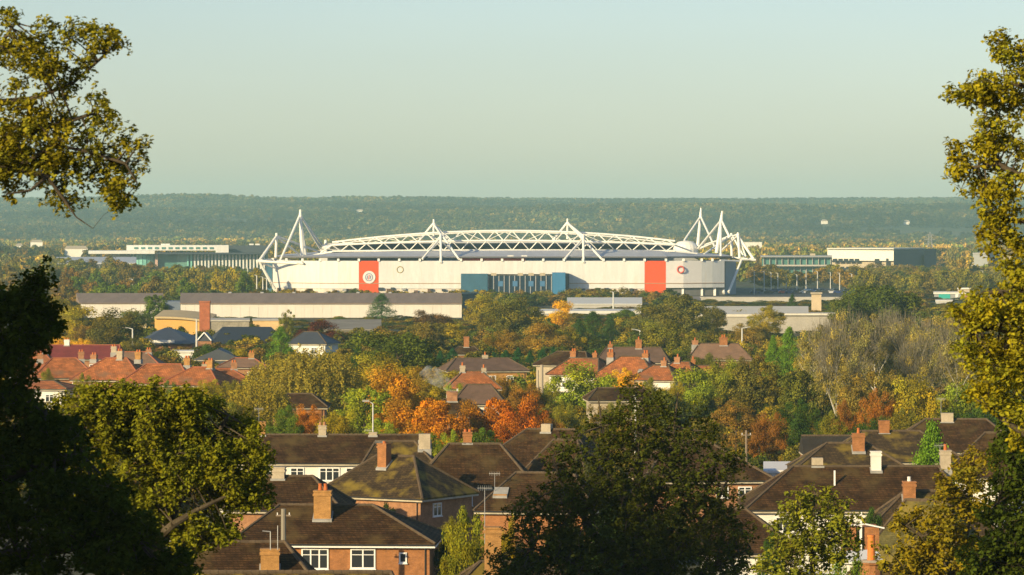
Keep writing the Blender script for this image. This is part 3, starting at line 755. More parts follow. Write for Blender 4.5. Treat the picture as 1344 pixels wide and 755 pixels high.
simple_block('retail_shed', 'low white shop building with a grey front beyond the big green tree', 'shed', [(1226, 1420), (1320, 1420), (1320, 1450), (1226, 1450)], Z(386, 1420), M_GREYW, M_RENDER, .6, windows=[(1232, 1247, 385.4, 392, surf('teal_sign', (.04, .38, .33), .5)), (1254, 1258, 386, 394, M_UPVC), (1262, 1280, 387, 396, M_BRICKP), (1285, 1300, 388, 396, M_GLASS)])
simple_block('service_tower', 'small pinkish roof-top box on the white shop building', 'plant room', [(1257, 1430), (1274, 1430), (1274, 1440), (1257, 1440)], Z(379.5, 1430), M_CREAM, M_RENDER, .4, z0=Z(384.5, 1420))
simple_block('retail_shed', 'grey-white shed left of the small shop building with teal sign', 'shed', [(1228, 1350), (1250, 1350), (1250, 1370), (1228, 1370)], Z(396, 1350), surf('shed_grey', (.5, .5, .5), .8), M_RENDER, .4)
# little white buildings far off
for i, (p, y0, w, d, lab) in enumerate([(1082, 292, 9, 5200, 'tiny white house on the far wooded plain above the long office'), (1190, 292.5, 8, 5400, 'tiny white house among far trees above the dark office block'),
                                        (955, 320, 26, 2700, 'pale flat roof strip seen behind the right mast'),
                                        (472, 277, 12, 6100, 'far white building on the wooded slope above the left of the truss'), (48, 318, 16, 3900, 'pale house far behind the tree at the left edge'),
                                        (25, 323, 10, 3600, 'small white-walled house at the far left edge of the plain'), (100, 327, 30, 2900, 'long pale low building left of the teal offices')]):
    if y0 < 300:
        for dd in range(5000, 9000, 40):
            if float(ground_z(X(p, dd), dd)) + 1.0 >= Z(y0 + 3.2, dd): d = dd; break
    gz = float(ground_z(X(p, d), d)) if d > 4300 else 0
    if p == 955: 
        simple_block('far_building', lab, 'building', [(975, 3600), (1000, 3600), (1000, 3620), (975, 3620)], Z(318.5, 3600), M_RENDER, M_RENDER, .5)
        continue
    zt = Z(y0, d) if y0 >= 300 else float(ground_z(X(p, d), d)) + 4.5
    FARH.append((p, w / 2 + 3, d))
    simple_block('far_building', lab, 'house', [(p - w / 2, d), (p + w / 2, d), (p + w / 2, d + 12), (p - w / 2, d + 12)], zt, M_RENDER, M_CREAM, .5, z0=min(gz, zt - 4), ridge=(2.5, 2))
# ------------------------------------------------------------------ houses
_win = {}
def window_meshes(w, h, n, transom=True):
    k = (round(w, 2), round(h, 2), n, transom)
    if k in _win: return _win[k]
    t = .10
    f = MB().box(-w / 2, w / 2, -.06, .06, 0, t).box(-w / 2, w / 2, -.06, .06, h - t, h)
    for i in range(n + 1):
        x = -w / 2 + (w - t) * i / n
        f.box(x, x + t, -.055, .055, t, h - t)
    if transom:
        f.box(-w / 2 + t, w / 2 - t, -.045, .045, h * .68, h * .68 + .05)
    f.box(-w / 2 - .05, w / 2 + .05, -.14, .02, -.06, -.002)
    fm = f.mesh('window', M_UPVC)
    g = MB().box(-w / 2 + .03, w / 2 - .03, -.01, .01, .03, h - .03).mesh('pane', M_GLASS)
    c = MB().box(-w / 2 + .1, -w / 2 + .1 + w * .16, .03, .05, .08, h - .08).box(w / 2 - .1 - w * .16, w / 2 - .1, .03, .05, .08, h - .08).mesh('curtain', surf('curtain', (.6, .56, .5), .9))
    _win[k] = (fm, g, c)
    return _win[k]

def aerial_mb(x, y, z, h=1.6, kind='yagi'):
    m = MB()
    m.tube((x, y, z), (x, y, z + h), .025, n=5)
    m.tube((x - .45, y + .1, z + h), (x + .45, y - .1, z + h), .018, n=4)
    for i in range(7):
        xx = x - .4 + i * .13
        m.tube((xx, y - .2, z + h), (xx, y + .2, z + h - .02), .01, n=4)
        m.tube((xx, y, z + h - .16), (xx, y, z + h + .16), .01, n=4)
    return m

def chimney(par, x, y, z0, z1, w, mat, npots=2, aerial=0, d=None, cap=True, potmat=None, poth=.45, zr=None):
    d = d or w
    hw, hd = w / 2, d / 2
    if zr is not None and w > .4:
        MB().prism([(x - hw - .09, y - hd - .14), (x + hw + .09, y - hd - .14), (x + hw + .09, y + hd + .05), (x - hw - .09, y + hd + .05)], z0, [zr[0] + .16, zr[0] + .16, zr[1] + .16, zr[1] + .16]).build('flashing', M_LEAD, par)
    c = MB().box(x - hw, x + hw, y - hd, y + hd, z0, z1)
    if cap: c.box(x - hw - .06, x + hw + .06, y - hd - .06, y + hd + .06, z1 - .35, z1 - .18).box(x - hw - .05, x + hw + .05, y - hd - .05, y + hd + .05, z1 - .08, z1 + .03)
    o = c.build('chimney', mat, par)
    for i in range(npots):
        px_ = x + (i - (npots - 1) / 2) * .38
        MB().tube((px_, y, z1 + .03), (px_, y, z1 + .03 + poth), .15, .11, 10).tube((px_, y, z1 + poth - .04), (px_, y, z1 + poth + .05), .135, .135, 10).build('chimney_pot', potmat or M_POT, o)
    if aerial: aerial_mb(x - hw - .02, y, z1 - 1.0, aerial).build('aerial', M_METAL, o)
    return o

def house(label, px, D, W, L, rot=0.0, eave=5.0, ridge=7.6, rl=5.0, ro=0.0, wall=None, roof=None, windows=(), chimneys=(), name='house', cat='house', group=None, over=.45, fascia=True, ridgemat=None, hipl=True, hipr=True, base=0.0, fmat=None):
    """px: pixel column of the middle of the front wall; D: distance of the front wall; local x along the front, +y away"""
    wall = wall or M_BRICK; roof = roof or M_ROOF
    th = R(rot)
    c = Vector((X(px, D), D, 0)) + Vector((-math.sin(th), math.cos(th), 0)) * (L / 2)
    OCC.append((c.x, c.y, max(W, L) / 2 + 1.5))
    o = thing(name, label, cat, c, th, group)
    hw, hl_ = W / 2, L / 2
    MB().box(-hw, hw, -hl_, hl_, base, eave - .02).build('wall', wall, o)
    e = over; z0 = eave; zt = eave + .14
    if rl >= W - .01: r0, r1 = -hw - .15, hw + .15; ex = .15
    else: r0, r1 = ro - rl / 2, ro + rl / 2; ex = e
    ax0, ax1, ay0, ay1 = -hw - ex, hw + ex, -hl_ - e, hl_ + e
    if not hipl: ax0 = -hw - .15; r0 = ax0
    if not hipr: ax1 = hw + .15; r1 = ax1
    vs = [(ax0, ay0, z0), (ax1, ay0, z0), (ax1, ay1, z0), (ax0, ay1, z0), (ax0, ay0, zt), (ax1, ay0, zt), (ax1, ay1, zt), (ax0, ay1, zt), (r0, 0, ridge), (r1, 0, ridge)]
    fs = [(0, 3, 2, 1), (0, 1, 5, 4), (1, 2, 6, 5), (2, 3, 7, 6), (3, 0, 4, 7), (4, 5, 9, 8), (6, 7, 8, 9), (5, 6, 9), (7, 4, 8)]
    rf = MB().add(vs, fs).build('roof', roof, o)
    rt = MB()
    segs = [((r0, 0, ridge), (r1, 0, ridge))]
    if r0 > ax0 + .3: segs += [((ax0, ay0, zt), (r0, 0, ridge)), ((ax0, ay1, zt), (r0, 0, ridge))]
    if r1 < ax1 - .3: segs += [((ax1, ay0, zt), (r1, 0, ridge)), ((ax1, ay1, zt), (r1, 0, ridge))]
    for a, b in segs:
        a = Vector(a); b = Vector(b); n = max(2, int((b - a).length / .45))
        for i in range(n):
            p = a.lerp(b, i / n); q = a.lerp(b, (i + 1) / n)
            rt.tube(p, q, .11, .135, 6)
    t_ = rt.build('ridge_tiles', ridgemat or M_RIDGE, rf); t_['kind'] = 'stuff'
    if fascia:
        f = MB().box(ax0 + .04, ax1 - .04, ay0 + .02, ay0 + .06, z0 - .16, z0 - .003).box(ax0 + .04, ax1 - .04, ay1 - .06, ay1 - .02, z0 - .16, z0 - .003)
        f.box(ax0 + .02, ax0 + .06, ay0 + .07, ay1 - .07, z0 - .16, z0 - .003).box(ax1 - .06, ax1 - .02, ay0 + .07, ay1 - .07, z0 - .16, z0 - .003)
        f.build('fascia', fmat or M_FASCIA, o)
        MB().tube((ax0, ay0 - .06, z0 + .04), (ax1, ay0 - .06, z0 + .04), .06, n=6).build('gutter', M_GUTTER, o)
        MB().tube((hw - .3, -hl_ - .07, base), (hw - .3, -hl_ - .07, z0), .045, n=6).build('downpipe', M_GUTTER, o)
    for (f_, u, zb, w, h, n) in windows:
        fm, g, cm = window_meshes(w, h, n, h > .8)
        if f_ == 'f': loc, rz = (u, -hl_ - .03, zb), 0
        elif f_ == 'r': loc, rz = (hw + .03, u, zb), R(90)
        elif f_ == 'l': loc, rz = (-hw - .03, u, zb), R(-90)
        a = inst('window', fm, o, loc, rz); inst('pane', g, a); inst('curtain', cm, a)
    for c_ in chimneys:
        x, y, zb, z1, w, mat = c_[:6]
        kw = c_[6] if len(c_) > 6 else {}
        dd_ = kw.get('d') or w; sl = lambda yy: zt + (ridge - zt) * max(0, 1 - abs(yy) / (hl_ + e))
        chimney(rf, x, y, zb, z1, w, mat, zr=(sl(y - dd_ / 2 - .14), sl(y + dd_ / 2 + .05)), **kw)
    return o, rf

def zt(py, D): return Z(py, D)
# --- near rows
# A: the brick semi at bottom left centre
A, Ar = house('brown-roofed orange brick house at bottom left of centre with two white windows under the eave', 436, 259, 13.6, 9.0, -3, 5.0, 7.45, 6.6, -.9, M_BRICK, M_ROOF, fmat=M_UPVC,
      windows=[('f', -1.2, 3.3, 1.9, 1.45, 3), ('f', 2.15, 3.35, 1.75, 1.4, 2), ('f', 4.95, 3.75, .55, .75, 1), ('f', -4.5, 3.3, 1.7, 1.4, 3), ('f', -1.2, .6, 1.9, 1.5, 3), ('f', 2.15, .6, 1.75, 1.5, 2)],
      chimneys=[(-.95, -1.6, 5.5, Z(644, 262), 1.2, M_BRICKY, dict(npots=2, d=1.0))])
# B: bottom left corner roof
house('low brown hipped roof in the bottom left corner with a brick chimney', 312, 232, 9.0, 6.5, 3, 4.7, Z(712, 235), 7.0, -.6, M_BRICK, M_ROOF,
      chimneys=[(2.0, -2.6, 4.3, Z(722, 232), 1.15, M_BRICKY, dict(npots=0, d=.9)), (-4.2, 0.3, 4.5, Z(711, 234), .35, M_RENDER, dict(npots=0, cap=False))])
house('dark tiled roof edge at the very bottom left below the others', 380, 205, 14, 5, 0, 4.2, Z(752, 207), 11, 0, M_BRICK, M_MOSS)
# C
house('brown hipped roof half hidden by the big oak, with a wide pale chimney', 372, 290, 8.5, 8.0, -4, 5.0, Z(625, 294), 5.6, -1.0, M_BRICKP, M_ROOF,
      chimneys=[(-.9, 0, 6.6, Z(613.5, 294), 1.0, M_CREAM, dict(npots=0))])
# D: terrace
house('long dark-roofed terrace with a row of white windows behind the brick houses', 424, 344, 19.2, 8.5, -1, 5.3, Z(571, 348), 19.2, 0, M_RENDER, M_ROOF,
      windows=[('f', u, 3.7, w, 1.25, n) for u, w, n in ((-5.2, 1.5, 2), (-2.4, 1.3, 2), (.6, 1.9, 3), (2.7, 1.2, 2), (5.6, 1.5, 2))],
      chimneys=[(-6.0, .1, 7.2, Z(554, 348), .6, M_BRICKY, dict(npots=0, aerial=2.2)), (-.35, .1, 7.2, Z(559, 348), .7, M_CREAM, dict(npots=2, potmat=M_BRICKP, poth=.3)), (4.4, .1, 7.2, Z(568, 348), .7, M_CREAM, dict(npots=0, aerial=1.2))])
# back low roof right of the terrace
house('small mossy roof with a pale square chimney behind the corner house', 526, 322, 7.5, 7.0, 0, 5.2, Z(579, 326), 3.4, -.6, M_BRICKP, M_MOSS,
      chimneys=[(2.0, -.5, 6.0, Z(572, 322), 1.0, M_CREAM, dict(npots=0, cap=False))])
# E: corner house
house('mossy hipped corner house with a tall orange chimney on its front slope', 486, 306, 9.8, 8.0, -31, 4.9, Z(596, 312), 3.6, -.1, M_BRICKP, M_MOSS,
      windows=[('r', -1.5, 3.4, 1.3, 1.1, 2)], chimneys=[(-.5, -1.1, 5.8, Z(583, 308), .85, M_BRICK, dict(npots=1, d=.8, poth=.15, aerial=1.1))])
# F
house('wide hipped brown roof over pale pink brick in the middle of the near rows', 622, 316, 9.6, 8.5, 0, 5.0, Z(582, 321), 4.4, .0, M_BRICKP, M_ROOF,
      windows=[('f', -.9, 3.5, 1.6, 1.3, 2), ('f', 2.6, 3.5, 1.3, 1.2, 2)], chimneys=[(-.6, .4, 7.6, Z(567, 321), .75, M_BRICK, dict(npots=2, poth=.2))])
# G
house('brown hipped roof with a whitish chimney cap behind and right of the wide roof', 700, 342, 10.5, 9.0, -14, 5.0, Z(563, 347), 4.6, .6, M_BRICKP, M_ROOF,
      chimneys=[(0.2, 0, 7.6, Z(556, 347), .9, M_CREAM, dict(npots=0, cap=False))])
house('small dark lean roof in front of the brown hipped roof, beside a garden wall', 722, 326, 6.5, 6.0, -20, 4.3, Z(577, 329), 2.2, .4, M_CREAM, M_ROOF,
      windows=[('f', -1.0, 2.6, 1.2, 1.2, 2)])
# H
house('brown hipped roof half hidden by the dark tree, with a brick chimney and tall aerial', 702, 289, 8.6, 8.5, -8, 5.0, Z(621, 293), 4.6, .2, M_BRICK, M_ROOF,
      chimneys=[(-2.9, -2.6, 4.8, Z(650, 290), .95, M_BRICKY, dict(npots=0, aerial=2.6))])
# chimney of house below
house('mossy roof with a square brick chimney and a tall thin aerial at bottom centre', 680, 226, 9.0, 7.0, 5, 4.0, Z(738, 229), 4.0, 0, M_BRICK, M_MOSS,
      chimneys=[(-1.45, -2.4, 3.8, Z(694, 226), .95, M_BRICKY, dict(npots=0, aerial=3.4))])
# I
house('brown hipped roof right of the dark tree over a pale wall with one white window', 930, 324, 11.0, 9.5, 6, 5.0, Z(577, 330), 3.0, -1.0, M_BRICKP, M_ROOF,
      windows=[('f', 3.2, 3.55, 1.2, 1.0, 2), ('f', 1.2, 3.55, 1.1, 1.0, 2)])
simple_block('garage', 'low white flat-roofed garage between the two brown roofs at right', 'garage', [(1003, 335), (1044, 335), (1044, 342), (1003, 342)], Z(621, 335), M_RENDER, surf('white_flat_roof', (.72, .70, .66), .7), .25, over=.2, slope=.35)
# J
house('long dark brown roof at right with three chimneys and a white wall below', 1124, 291, 16.6, 9.2, 0, 4.95, Z(612, 296), 11.6, 1.2, M_RENDER, M_ROOF,
      windows=[('f', -5.5, 3.3, 1.7, 1.2, 3), ('f', -1.5, 3.3, 1.5, 1.2, 2), ('f', 3, 3.3, 1.5, 1.2, 2)],
      chimneys=[(-2.65, .4, 7.0, Z(601, 296), .85, M_CREAM, dict(npots=0, cap=False)), (1.95, -.3, 7.0, Z(592, 296), .78, M_RENDER, dict(npots=0)), (7.5, 0, 6.8, Z(591, 296), .8, M_CREAM, dict(npots=1, aerial=1.4)),
                (-1.5, -2.2, 6.2, Z(617, 294), .13, M_UPVC, dict(npots=0, cap=False))])
# L
house('mossy yellow-green roof with a tall orange brick chimney behind the long dark roof', 1120, 331, 11.0, 8.5, 0, 4.9, Z(581, 336), 3.6, -.2, M_BRICKP, M_MOSS,
      chimneys=[(.75, -1.0, 5.8, Z(570, 333), 1.05, M_BRICK, dict(npots=1, d=.9))])
# M
house('brown roof with a small brick chimney behind the mossy one', 1180, 352, 12.0, 8.5, 0, 4.9, Z(566, 356), 5.6, -.4, M_BRICKP, M_MOSS,
      chimneys=[(-1.0, 0, 7.4, Z(552.5, 356), .95, M_BRICK, dict(npots=0))])
# N
house('dark brown hipped roof at upper right behind the bright conifer, white wall under it', 1252, 368, 13.5, 9.5, -6, 4.9, Z(550, 373), 6.0, .3, M_RENDER, M_ROOF,
      chimneys=[(-.6, 0, 7.6, Z(542, 373), 1.2, M_CREAM, dict(npots=0, cap=False, aerial=2.4))], windows=[('f', 0, 3.4, 1.6, 1.2, 3), ('f', 4, 3.4, 1.6, 1.2, 3)])
house('brown hipped roof and white wall right behind the end of the long dark roof', 1305, 330, 8.5, 8, -10, 4.9, Z(568, 334), 3.0, 0.5, M_RENDER, M_ROOF)
house('dark roofed outbuilding with a gable in the shade left of the mossy roof', 1092, 372, 5.4, 6.0, 0, 4.4, Z(572, 375), 5.4, 0, M_BRICK, surf('dark_brown_tiles', (.035, .028, .02), .9, .8, .2))
# K: small brick chimney house in front of J
house('brown roof with one small brick chimney in front of the long dark roof', 1222, 264, 10.0, 7.5, 0, 4.6, Z(644, 268), 4.0, .6, M_BRICK, M_MOSS,
      chimneys=[(-1.25, -.9, 5.8, Z(632, 267), .85, M_BRICK, dict(npots=1, potmat=M_RENDER, poth=.3))])
# O
house('moss-covered hipped roof at lower right with a dark open porch', 1186, 240, 7.4, 9.0, -24, 3.9, Z(654, 246), 3.0, 0.2, M_BRICK, surf('olive_moss_tiles', (.11, .095, .03), .95, 1.4, .25, bump=.4, brick=(.3, .11, .012, .6), c2=(.20, .15, .03), c2scale=.7, c2lo=.45, c2hi=.65))
# P
house('small dark roof with a white wall at the left foot of the long dark roof', 985, 262, 6.2, 7.5, 0, 4.1, Z(668, 266), 2.2, -1.2, M_RENDER, M_ROOF, windows=[('f', 1.5, 2.6, 1.4, 1.1, 2)])
# white gable with the tall orange pot, bottom right
def pot_house():
    D = 205; c = X(1140, D)
    o, rf = house('low house at bottom right with a tall orange chimney pot on a round brick base', 1165, D, 8.0, 7.0, 0, 3.7, Z(745, D + 3.5), 3.0, 0, M_RENDER, M_MOSS)
    x0 = X(1143.5, 203) - o.location.x; y0 = 203 - o.location.y
    b = MB().tube((x0, y0, 0), (x0, y0, Z(740, 203)), .72, .62, 12).tube((x0, y0, Z(740, 203)), (x0, y0, Z(737, 203)), .75, .75, 12).build('chimney', M_BRICK, rf)
    MB().tube((x0, y0, Z(737, 203)), (x0, y0, Z(703, 203)), .23, .19, 12).tube((x0, y0, Z(705, 203)), (x0, y0, Z(702, 203)), .22, .22, 12).build('chimney_pot', surf('bright_orange_pot', (.62, .19, .04), .8, 2, .1), b)
    MB().tube((x0, y0, Z(737.5, 203)), (x0, y0, Z(735, 203)), .8, .5, 12).build('chimney_cap', M_CREAM, b)
    # white dormer / bay roof left of it
    D = 212; q = X(1128, D)
    t = thing('garden_shed', 'white-roofed lean-to left of the tall orange chimney pot', 'shed', (q, D, 0))
    MB().prism([(-1.0, -1), (1.0, -1), (1.0, 1.4), (-1.0, 1.4)], 0, Z(738, D)).build('wall', M_RENDER, t)
    MB().prism([(-1.3, -1.2), (1.2, -1.2), (1.2, 1.6), (-1.3, 1.6)], [Z(737.8, D), Z(737.8, D), Z(733, D), Z(733, D)], [Z(736.5, D), Z(732, D), Z(724, D), Z(727, D)]).build('roof', surf('white_flat_roof', (.72, .70, .66), .7), t)
    # porch
    D = 226; q = X(1128, D)
    t = thing('porch', 'dark brick porch with a white post and bargeboard at lower right', 'porch', (q, D, 0))
    MB().box(-.9, -.2, 0, 2.5, 0, Z(690, D)).build('side_wall', M_BRICK, t)
    MB().box(.15, 1.2, 0, 2.5, 0, Z(692, D)).build('side_wall', M_BRICK, t)
    MB().box(-.19, .0, 1.5, 1.6, 0, Z(692, D)).build('back_wall', M_GUTTER, t)
    MB().box(.0, .14, -.2, -.06, 0, Z(672, D)).build('post', M_UPVC, t)
    MB().tube((-1.0, -.2, Z(690, D)), (.2, -.2, Z(688, D)), .06, n=4).tube((.2, -.2, Z(687, D)), (1.5, -.2, Z(693, D)), .06, n=4).build('bargeboard', M_UPVC, t)
pot_house()

# --- the red-roofed estate at left (D 560-760)
red = [
 # px, D, W, L, rot, eave, ridge py, rl, chimneys px-list, roof, label
 (100, 622, 13.8, 11, 0, 5.2, 453, 13.5, [(-2.2, 446, M_RENDER), (-6.6, 456, M_CREAM)], M_DEEPRED, 'large deep red roof with a white chimney at the left of the red-roofed estate'),
 (85, 548, 8.6, 9, 8, 5.0, 470, 3.5, [(2.5, 462, M_BRICKP), (-3.6, 465, M_BRICKP)], M_REDROOF, 'orange-red hipped house left of the estate below the deep red roof'),
 (140, 540, 10.3, 9, -12, 5.0, 470, 3.2, [(3.4, 462, M_BRICKY), (-3.4, 466, M_BRICKP), (.6, 461, M_CREAM)], M_REDROOF, 'orange-red hipped house in the middle left of the estate with tall chimneys'),
 (205, 528, 9.8, 9, -8, 5.0, 478, 5.0, [(3.5, 470, M_BRICKY)], M_REDROOF, 'broad orange roof right of the middle of the estate, chimney at its right end'),
 (248, 522, 8.6, 9, -18, 5.0, 482, 2.5, [(1.4, 473, M_BRICKY)], M_REDROOF, 'sunlit orange hipped roof near the olive garden tree'),
 (290, 534, 8.2, 9, 6, 5.0, 484, 3.0, [(2.0, 476, M_BRICKP), (-2.2, 478, M_CREAM)], M_REDROOF, 'orange-brown roof at the right end of the left estate'),
 (172, 592, 9.0, 9, 0, 5.0, 462, 4.0, [(-3.2, 455, M_CREAM), (2.4, 459, M_BRICKP)], surf('faded_brown_tiles', (.22, .13, .08), .9, .6, .2), 'faded brown roof behind the middle of the red-roofed estate'),
 (36, 575, 9.0, 9, 0, 5.0, 462, 4.0, [(2.2, 455, M_BRICKP)], M_REDROOF, 'red-roofed house at the left edge behind the dark oak'),
 (318, 590, 7.4, 8, 0, 5.0, 470, 3.0, [(1.2, 463, M_BRICKY)], surf('faded_brown_tiles', (.22, .13, .08)), 'brown roof beside the weeping trees at the end of the estate'),
]
for px, D, W, L, rot, ev, ry, rl, chs, rf, lab in red:
    rz = Z(ry, D + L / 2)
    house(lab, px, D, W, L, rot, ev, rz, rl, 0, M_BRICKP, rf, name='house', over=.4,
          windows=[('f', -W * .25, 3.2, 1.6, 1.2, 2), ('f', W * .22, 3.2, 1.6, 1.2, 2)], fascia=True, ridgemat=surf('red_ridge', (.30, .10, .05), .9),
          chimneys=[(x, 0, rz - .8, Z(cy, D + L / 2), .85, m, dict(npots=2, poth=.3)) for x, cy, m in chs])
house('white-walled orange-roofed cottage at the left edge below the estate', 52, 520, 7.0, 7, -5, 4.6, Z(500, 523), 2.5, 0, M_RENDER, M_REDROOF, windows=[('f', 1.4, 2.8, 1.2, 1.1, 2)])
house('small brown bungalow roof glimpsed among the weeping trees', 392, 470, 6.5, 6, 0, 4.4, Z(517, 473), 3, 0, M_BRICKP, M_ROOF)
# grey gable, grey roofed white house
house('grey slate gabled house with white bargeboards left of the dark green tree', 316, 660, 7.5, 7.6, 90, 3.9, Z(456.5, 663), 8.5, 0, M_SLATE, M_SLATE, windows=[('l', 1.5, 1.4, 1.3, 1.6, 2), ('l', -1.5, 1.4, 1.3, 1.6, 2)])
house('white bungalow with a grey slate roof behind the dark green tree', 403, 738, 7.6, 8, -16, 4.2, Z(435.5, 742), 3.0, -.6, M_RENDER, M_SLATE, windows=[('f', 1.5, 2.2, 1.3, 1.3, 2)])
house('small brick chimneyed house among the dark conifers right of the round green tree', 612, 700, 5, 6, 0, 3.4, 4.8, 3, 0, M_BRICK, M_ROOF, chimneys=[(0, 0, 4.6, Z(442, 703), 1.0, M_BRICK, dict(npots=0))])
# --- centre houses
house('ochre brick house with a dark brown hipped roof in the centre distance', 640, 576, 12.2, 9, 8, 5.0, Z(470, 581), 8.2, -.3, M_BRICKY, surf('plum_tiles', (.13, .080, .055), .9, .8, .2), windows=[('f', 3.5, 3.2, 1.1, 1.1, 2), ('f', .6, 3.1, 1.4, 1.2, 2), ('f', -3.5, 3.1, 1.6, 1.2, 3)],
      chimneys=[(.2, 0, 6.8, Z(466, 581), .8, M_CREAM, dict(npots=1))])
house('low red-roofed house before the ochre brick house', 622, 520, 7.0, 7.0, 4, 4.6, Z(487, 524), 2.6, 0, M_RENDER, M_REDROOF, windows=[('f', 1.4, 2.8, 1.4, 1.1, 2)], chimneys=[(-1.4, 0, 5.5, Z(480, 524), .7, M_CREAM, dict(npots=1)), (1.6, 0, 5.5, Z(483, 524), .6, M_CREAM, dict(npots=1))])
house('orange-roofed house with white wall right of the two wooden poles', 752, 560, 7.6, 8.5, -22, 5.0, Z(470, 565), 4.6, .2, M_RENDER, M_REDROOF, windows=[('f', -1.2, 3.1, 1.2, 1.1, 2)],
      chimneys=[(-1.7, .6, 6.6, Z(461, 565), .9, M_BRICK, dict(npots=2, poth=.35)), (1.8, .6, 6.6, Z(463, 565), .7, M_BRICK, dict(npots=1, poth=.3))])
house('dark brown gabled roof behind the orange-roofed house by the poles', 737, 600, 9.0, 8.0, -25, 5.0, Z(461.5, 604), 5.0, 0, M_CREAM, M_ROOF)
house('orange-roofed house behind the bright yellow tree, two chimneys on top', 818, 548, 9.0, 9, -18, 5.0, Z(468, 552), 3.4, 0, M_BRICKP, M_REDROOF, chimneys=[(-3.2, 0, 6.0, Z(463, 552), .9, M_BRICK, dict(npots=2)), (2.2, 0, 6.6, Z(464, 552), .9, M_BRICK, dict(npots=2))])
house('small white-gabled orange-roofed house right of the bright yellow tree', 856, 540, 6.3, 8, -20, 5.0, Z(473, 565), 2.4, 0, M_RENDER, M_REDROOF, chimneys=[(.6, 0, 6.2, Z(467, 565), .8, M_BRICKP, dict(npots=1)), (-2.5, -1.8, 4.6, Z(485, 560), .45, M_BRICKP, dict(npots=0))])
house('orange roof at the right end of the centre estate', 884, 545, 5.8, 8, -20, 5.0, Z(475, 549), 2.4, 0, M_BRICKP, M_REDROOF, chimneys=[(-.6, 0, 6.2, Z(469, 549), .8, M_BRICKP, dict(npots=1))])
house('dark roof with brick chimneys behind the centre estate', 830, 612, 11.5, 8, -4, 5.0, Z(456, 616), 9, 0, M_BRICKP, surf('plum_tiles', (.13, .080, .055)), chimneys=[(.9, 0, 6.8, Z(446, 616), 1.0, M_BRICK, dict(npots=1)), (-3.8, 0, 6.8, Z(452, 616), .7, M_BRICK, dict(npots=1))])
house('dark flat-looking brown roof below the bright yellow tree', 818, 470, 8.2, 6.5, 4, 5.3, Z(509.5, 473), 6.0, 0, M_CREAM, M_ROOF)
house('smoking house: pinkish chimney rising out of the orange trees', 596, 452, 6.5, 6.5, 0, 4.2, Z(524, 455), 2.5, 0, M_BRICKP, M_ROOF, chimneys=[(-.3, 0, 5.4, Z(514, 455), 1.3, M_BRICKP, dict(npots=0)), (.35, .1, Z(515, 455), Z(510.5, 455), .22, M_RENDER, dict(npots=0, cap=False))])
house('white conservatory-fronted house behind the orange trees', 628, 470, 6.0, 6, 0, 4.8, Z(505, 473), 3, 0, M_RENDER, surf('plum_tiles', (.13, .080, .055)), windows=[('f', -1.6, 3.0, 1.2, 1.0, 2), ('f', .9, 3.0, 1.4, 1.0, 3)])
house('brown roofed house with orange chimneys below the flat retail roofs', 945, 625, 10, 8, 0, 5.0, Z(451, 629), 6.6, 0, M_BRICKP, surf('faded_brown_tiles', (.22, .13, .08)), chimneys=[(.8, 0, 6.6, Z(443, 629), 1.3, M_BRICK, dict(npots=2)), (-4.0, 0, 6.2, Z(447, 629), 1.0, M_BRICKP, dict(npots=1))])
house('orange-red roof corner between the yellow-green trees', 925, 560, 5, 6, 0, 5, Z(480, 563), 2, 0, M_BRICKP, M_REDROOF, chimneys=[(-1.6, 0, 5.5, Z(472, 563), .6, M_BRICK, dict(npots=1))])

# ------------------------------------------------------------------ poles, lamps, cars
def lamp_post(px, py_top, D, label, arm=.8, r=.07, group=None, base=None):
    c = P(px, py_top, D); b = 0.0
    o = thing('street_lamp', label, 'street lamp', (c.x, D, b), 0, group)
    H = c.z
    MB().tube((0, 0, b), (0, 0, H), r * 1.5, r, 8).build('pole', surf('galvanised', (.55, .54, .50), .5, 1, .05), o)
    MB().tube((0, 0, H), (-arm, 0, H + .25), r * .8, r * .6, 6).build('arm', _mats['galvanised'], o)
    MB().box(-arm - .55, -arm + .1, -.15, .15, H + .18, H + .36).build('lamp_head', M_LEAD, o)
    return o
lamp_post(489.5, 530, 352, 'white street lamp standing behind the terrace roof', arm=.45, r=.06)
lamp_post(834, 522, 400, 'tall pale street lamp above the dark tree at centre right', arm=-.3, r=.08)
lamp_post(974, 431, 760, 'street lamp with a right-hand arm in front of the concrete-roofed building', arm=-1.6, r=.13)
lamp_post(840, 434, 780, 'street lamp with a left-hand arm among the central trees', arm=1.2, r=.13)
lamp_post(174, 432, 760, 'pale lamp post left of the blue-grey slate roof', arm=.9, r=.14)
lamp_post(258, 420, 780, 'pale tall post beside the square brick chimney', arm=.1, r=.16)
lamp_post(805, 384, 1200, 'tall mast-like lamp post in front of the white sheds', arm=.6, r=.2)
for i, (p, t) in enumerate(((325, 352), (318, 360), (337, 362), (345, 364), (350, 366), (266, 366), (174, 367), (221, 371))):
    lamp_post(p, t, 1480, ('lamp pole just left of the stadium strut', 'thin lamp pole left of the one by the strut', 'lamp pole directly under the left strut end', 'lamp pole at the foot of the left strut', 'lamp pole nearest the left stadium corner', 'lone lamp pole midway along the belt left of the stadium', 'lamp pole behind the short warehouse', 'lamp pole behind the gap of the warehouses')[i], arm=.7, r=.2, group='lamp poles around the stadium')
for i, p in enumerate((990, 1003, 1012, 1021, 1032, 1046, 1058, 1073, 1090, 1102, 1118, 1240, 1290)):
    lamp_post(p, 356 + (i * 7) % 6, 1540 + (i * 37) % 150, 'slim lamp pole, %s in the car park right of the stadium' % ('leftmost', 'second from left', 'third from left', 'fourth from left', 'fifth from left', 'sixth from left', 'middle one', 'sixth from right', 'fifth from right', 'fourth from right', 'third from right', 'second from right', 'rightmost')[i], arm=.7, r=.16, group='lamp poles in the car park')
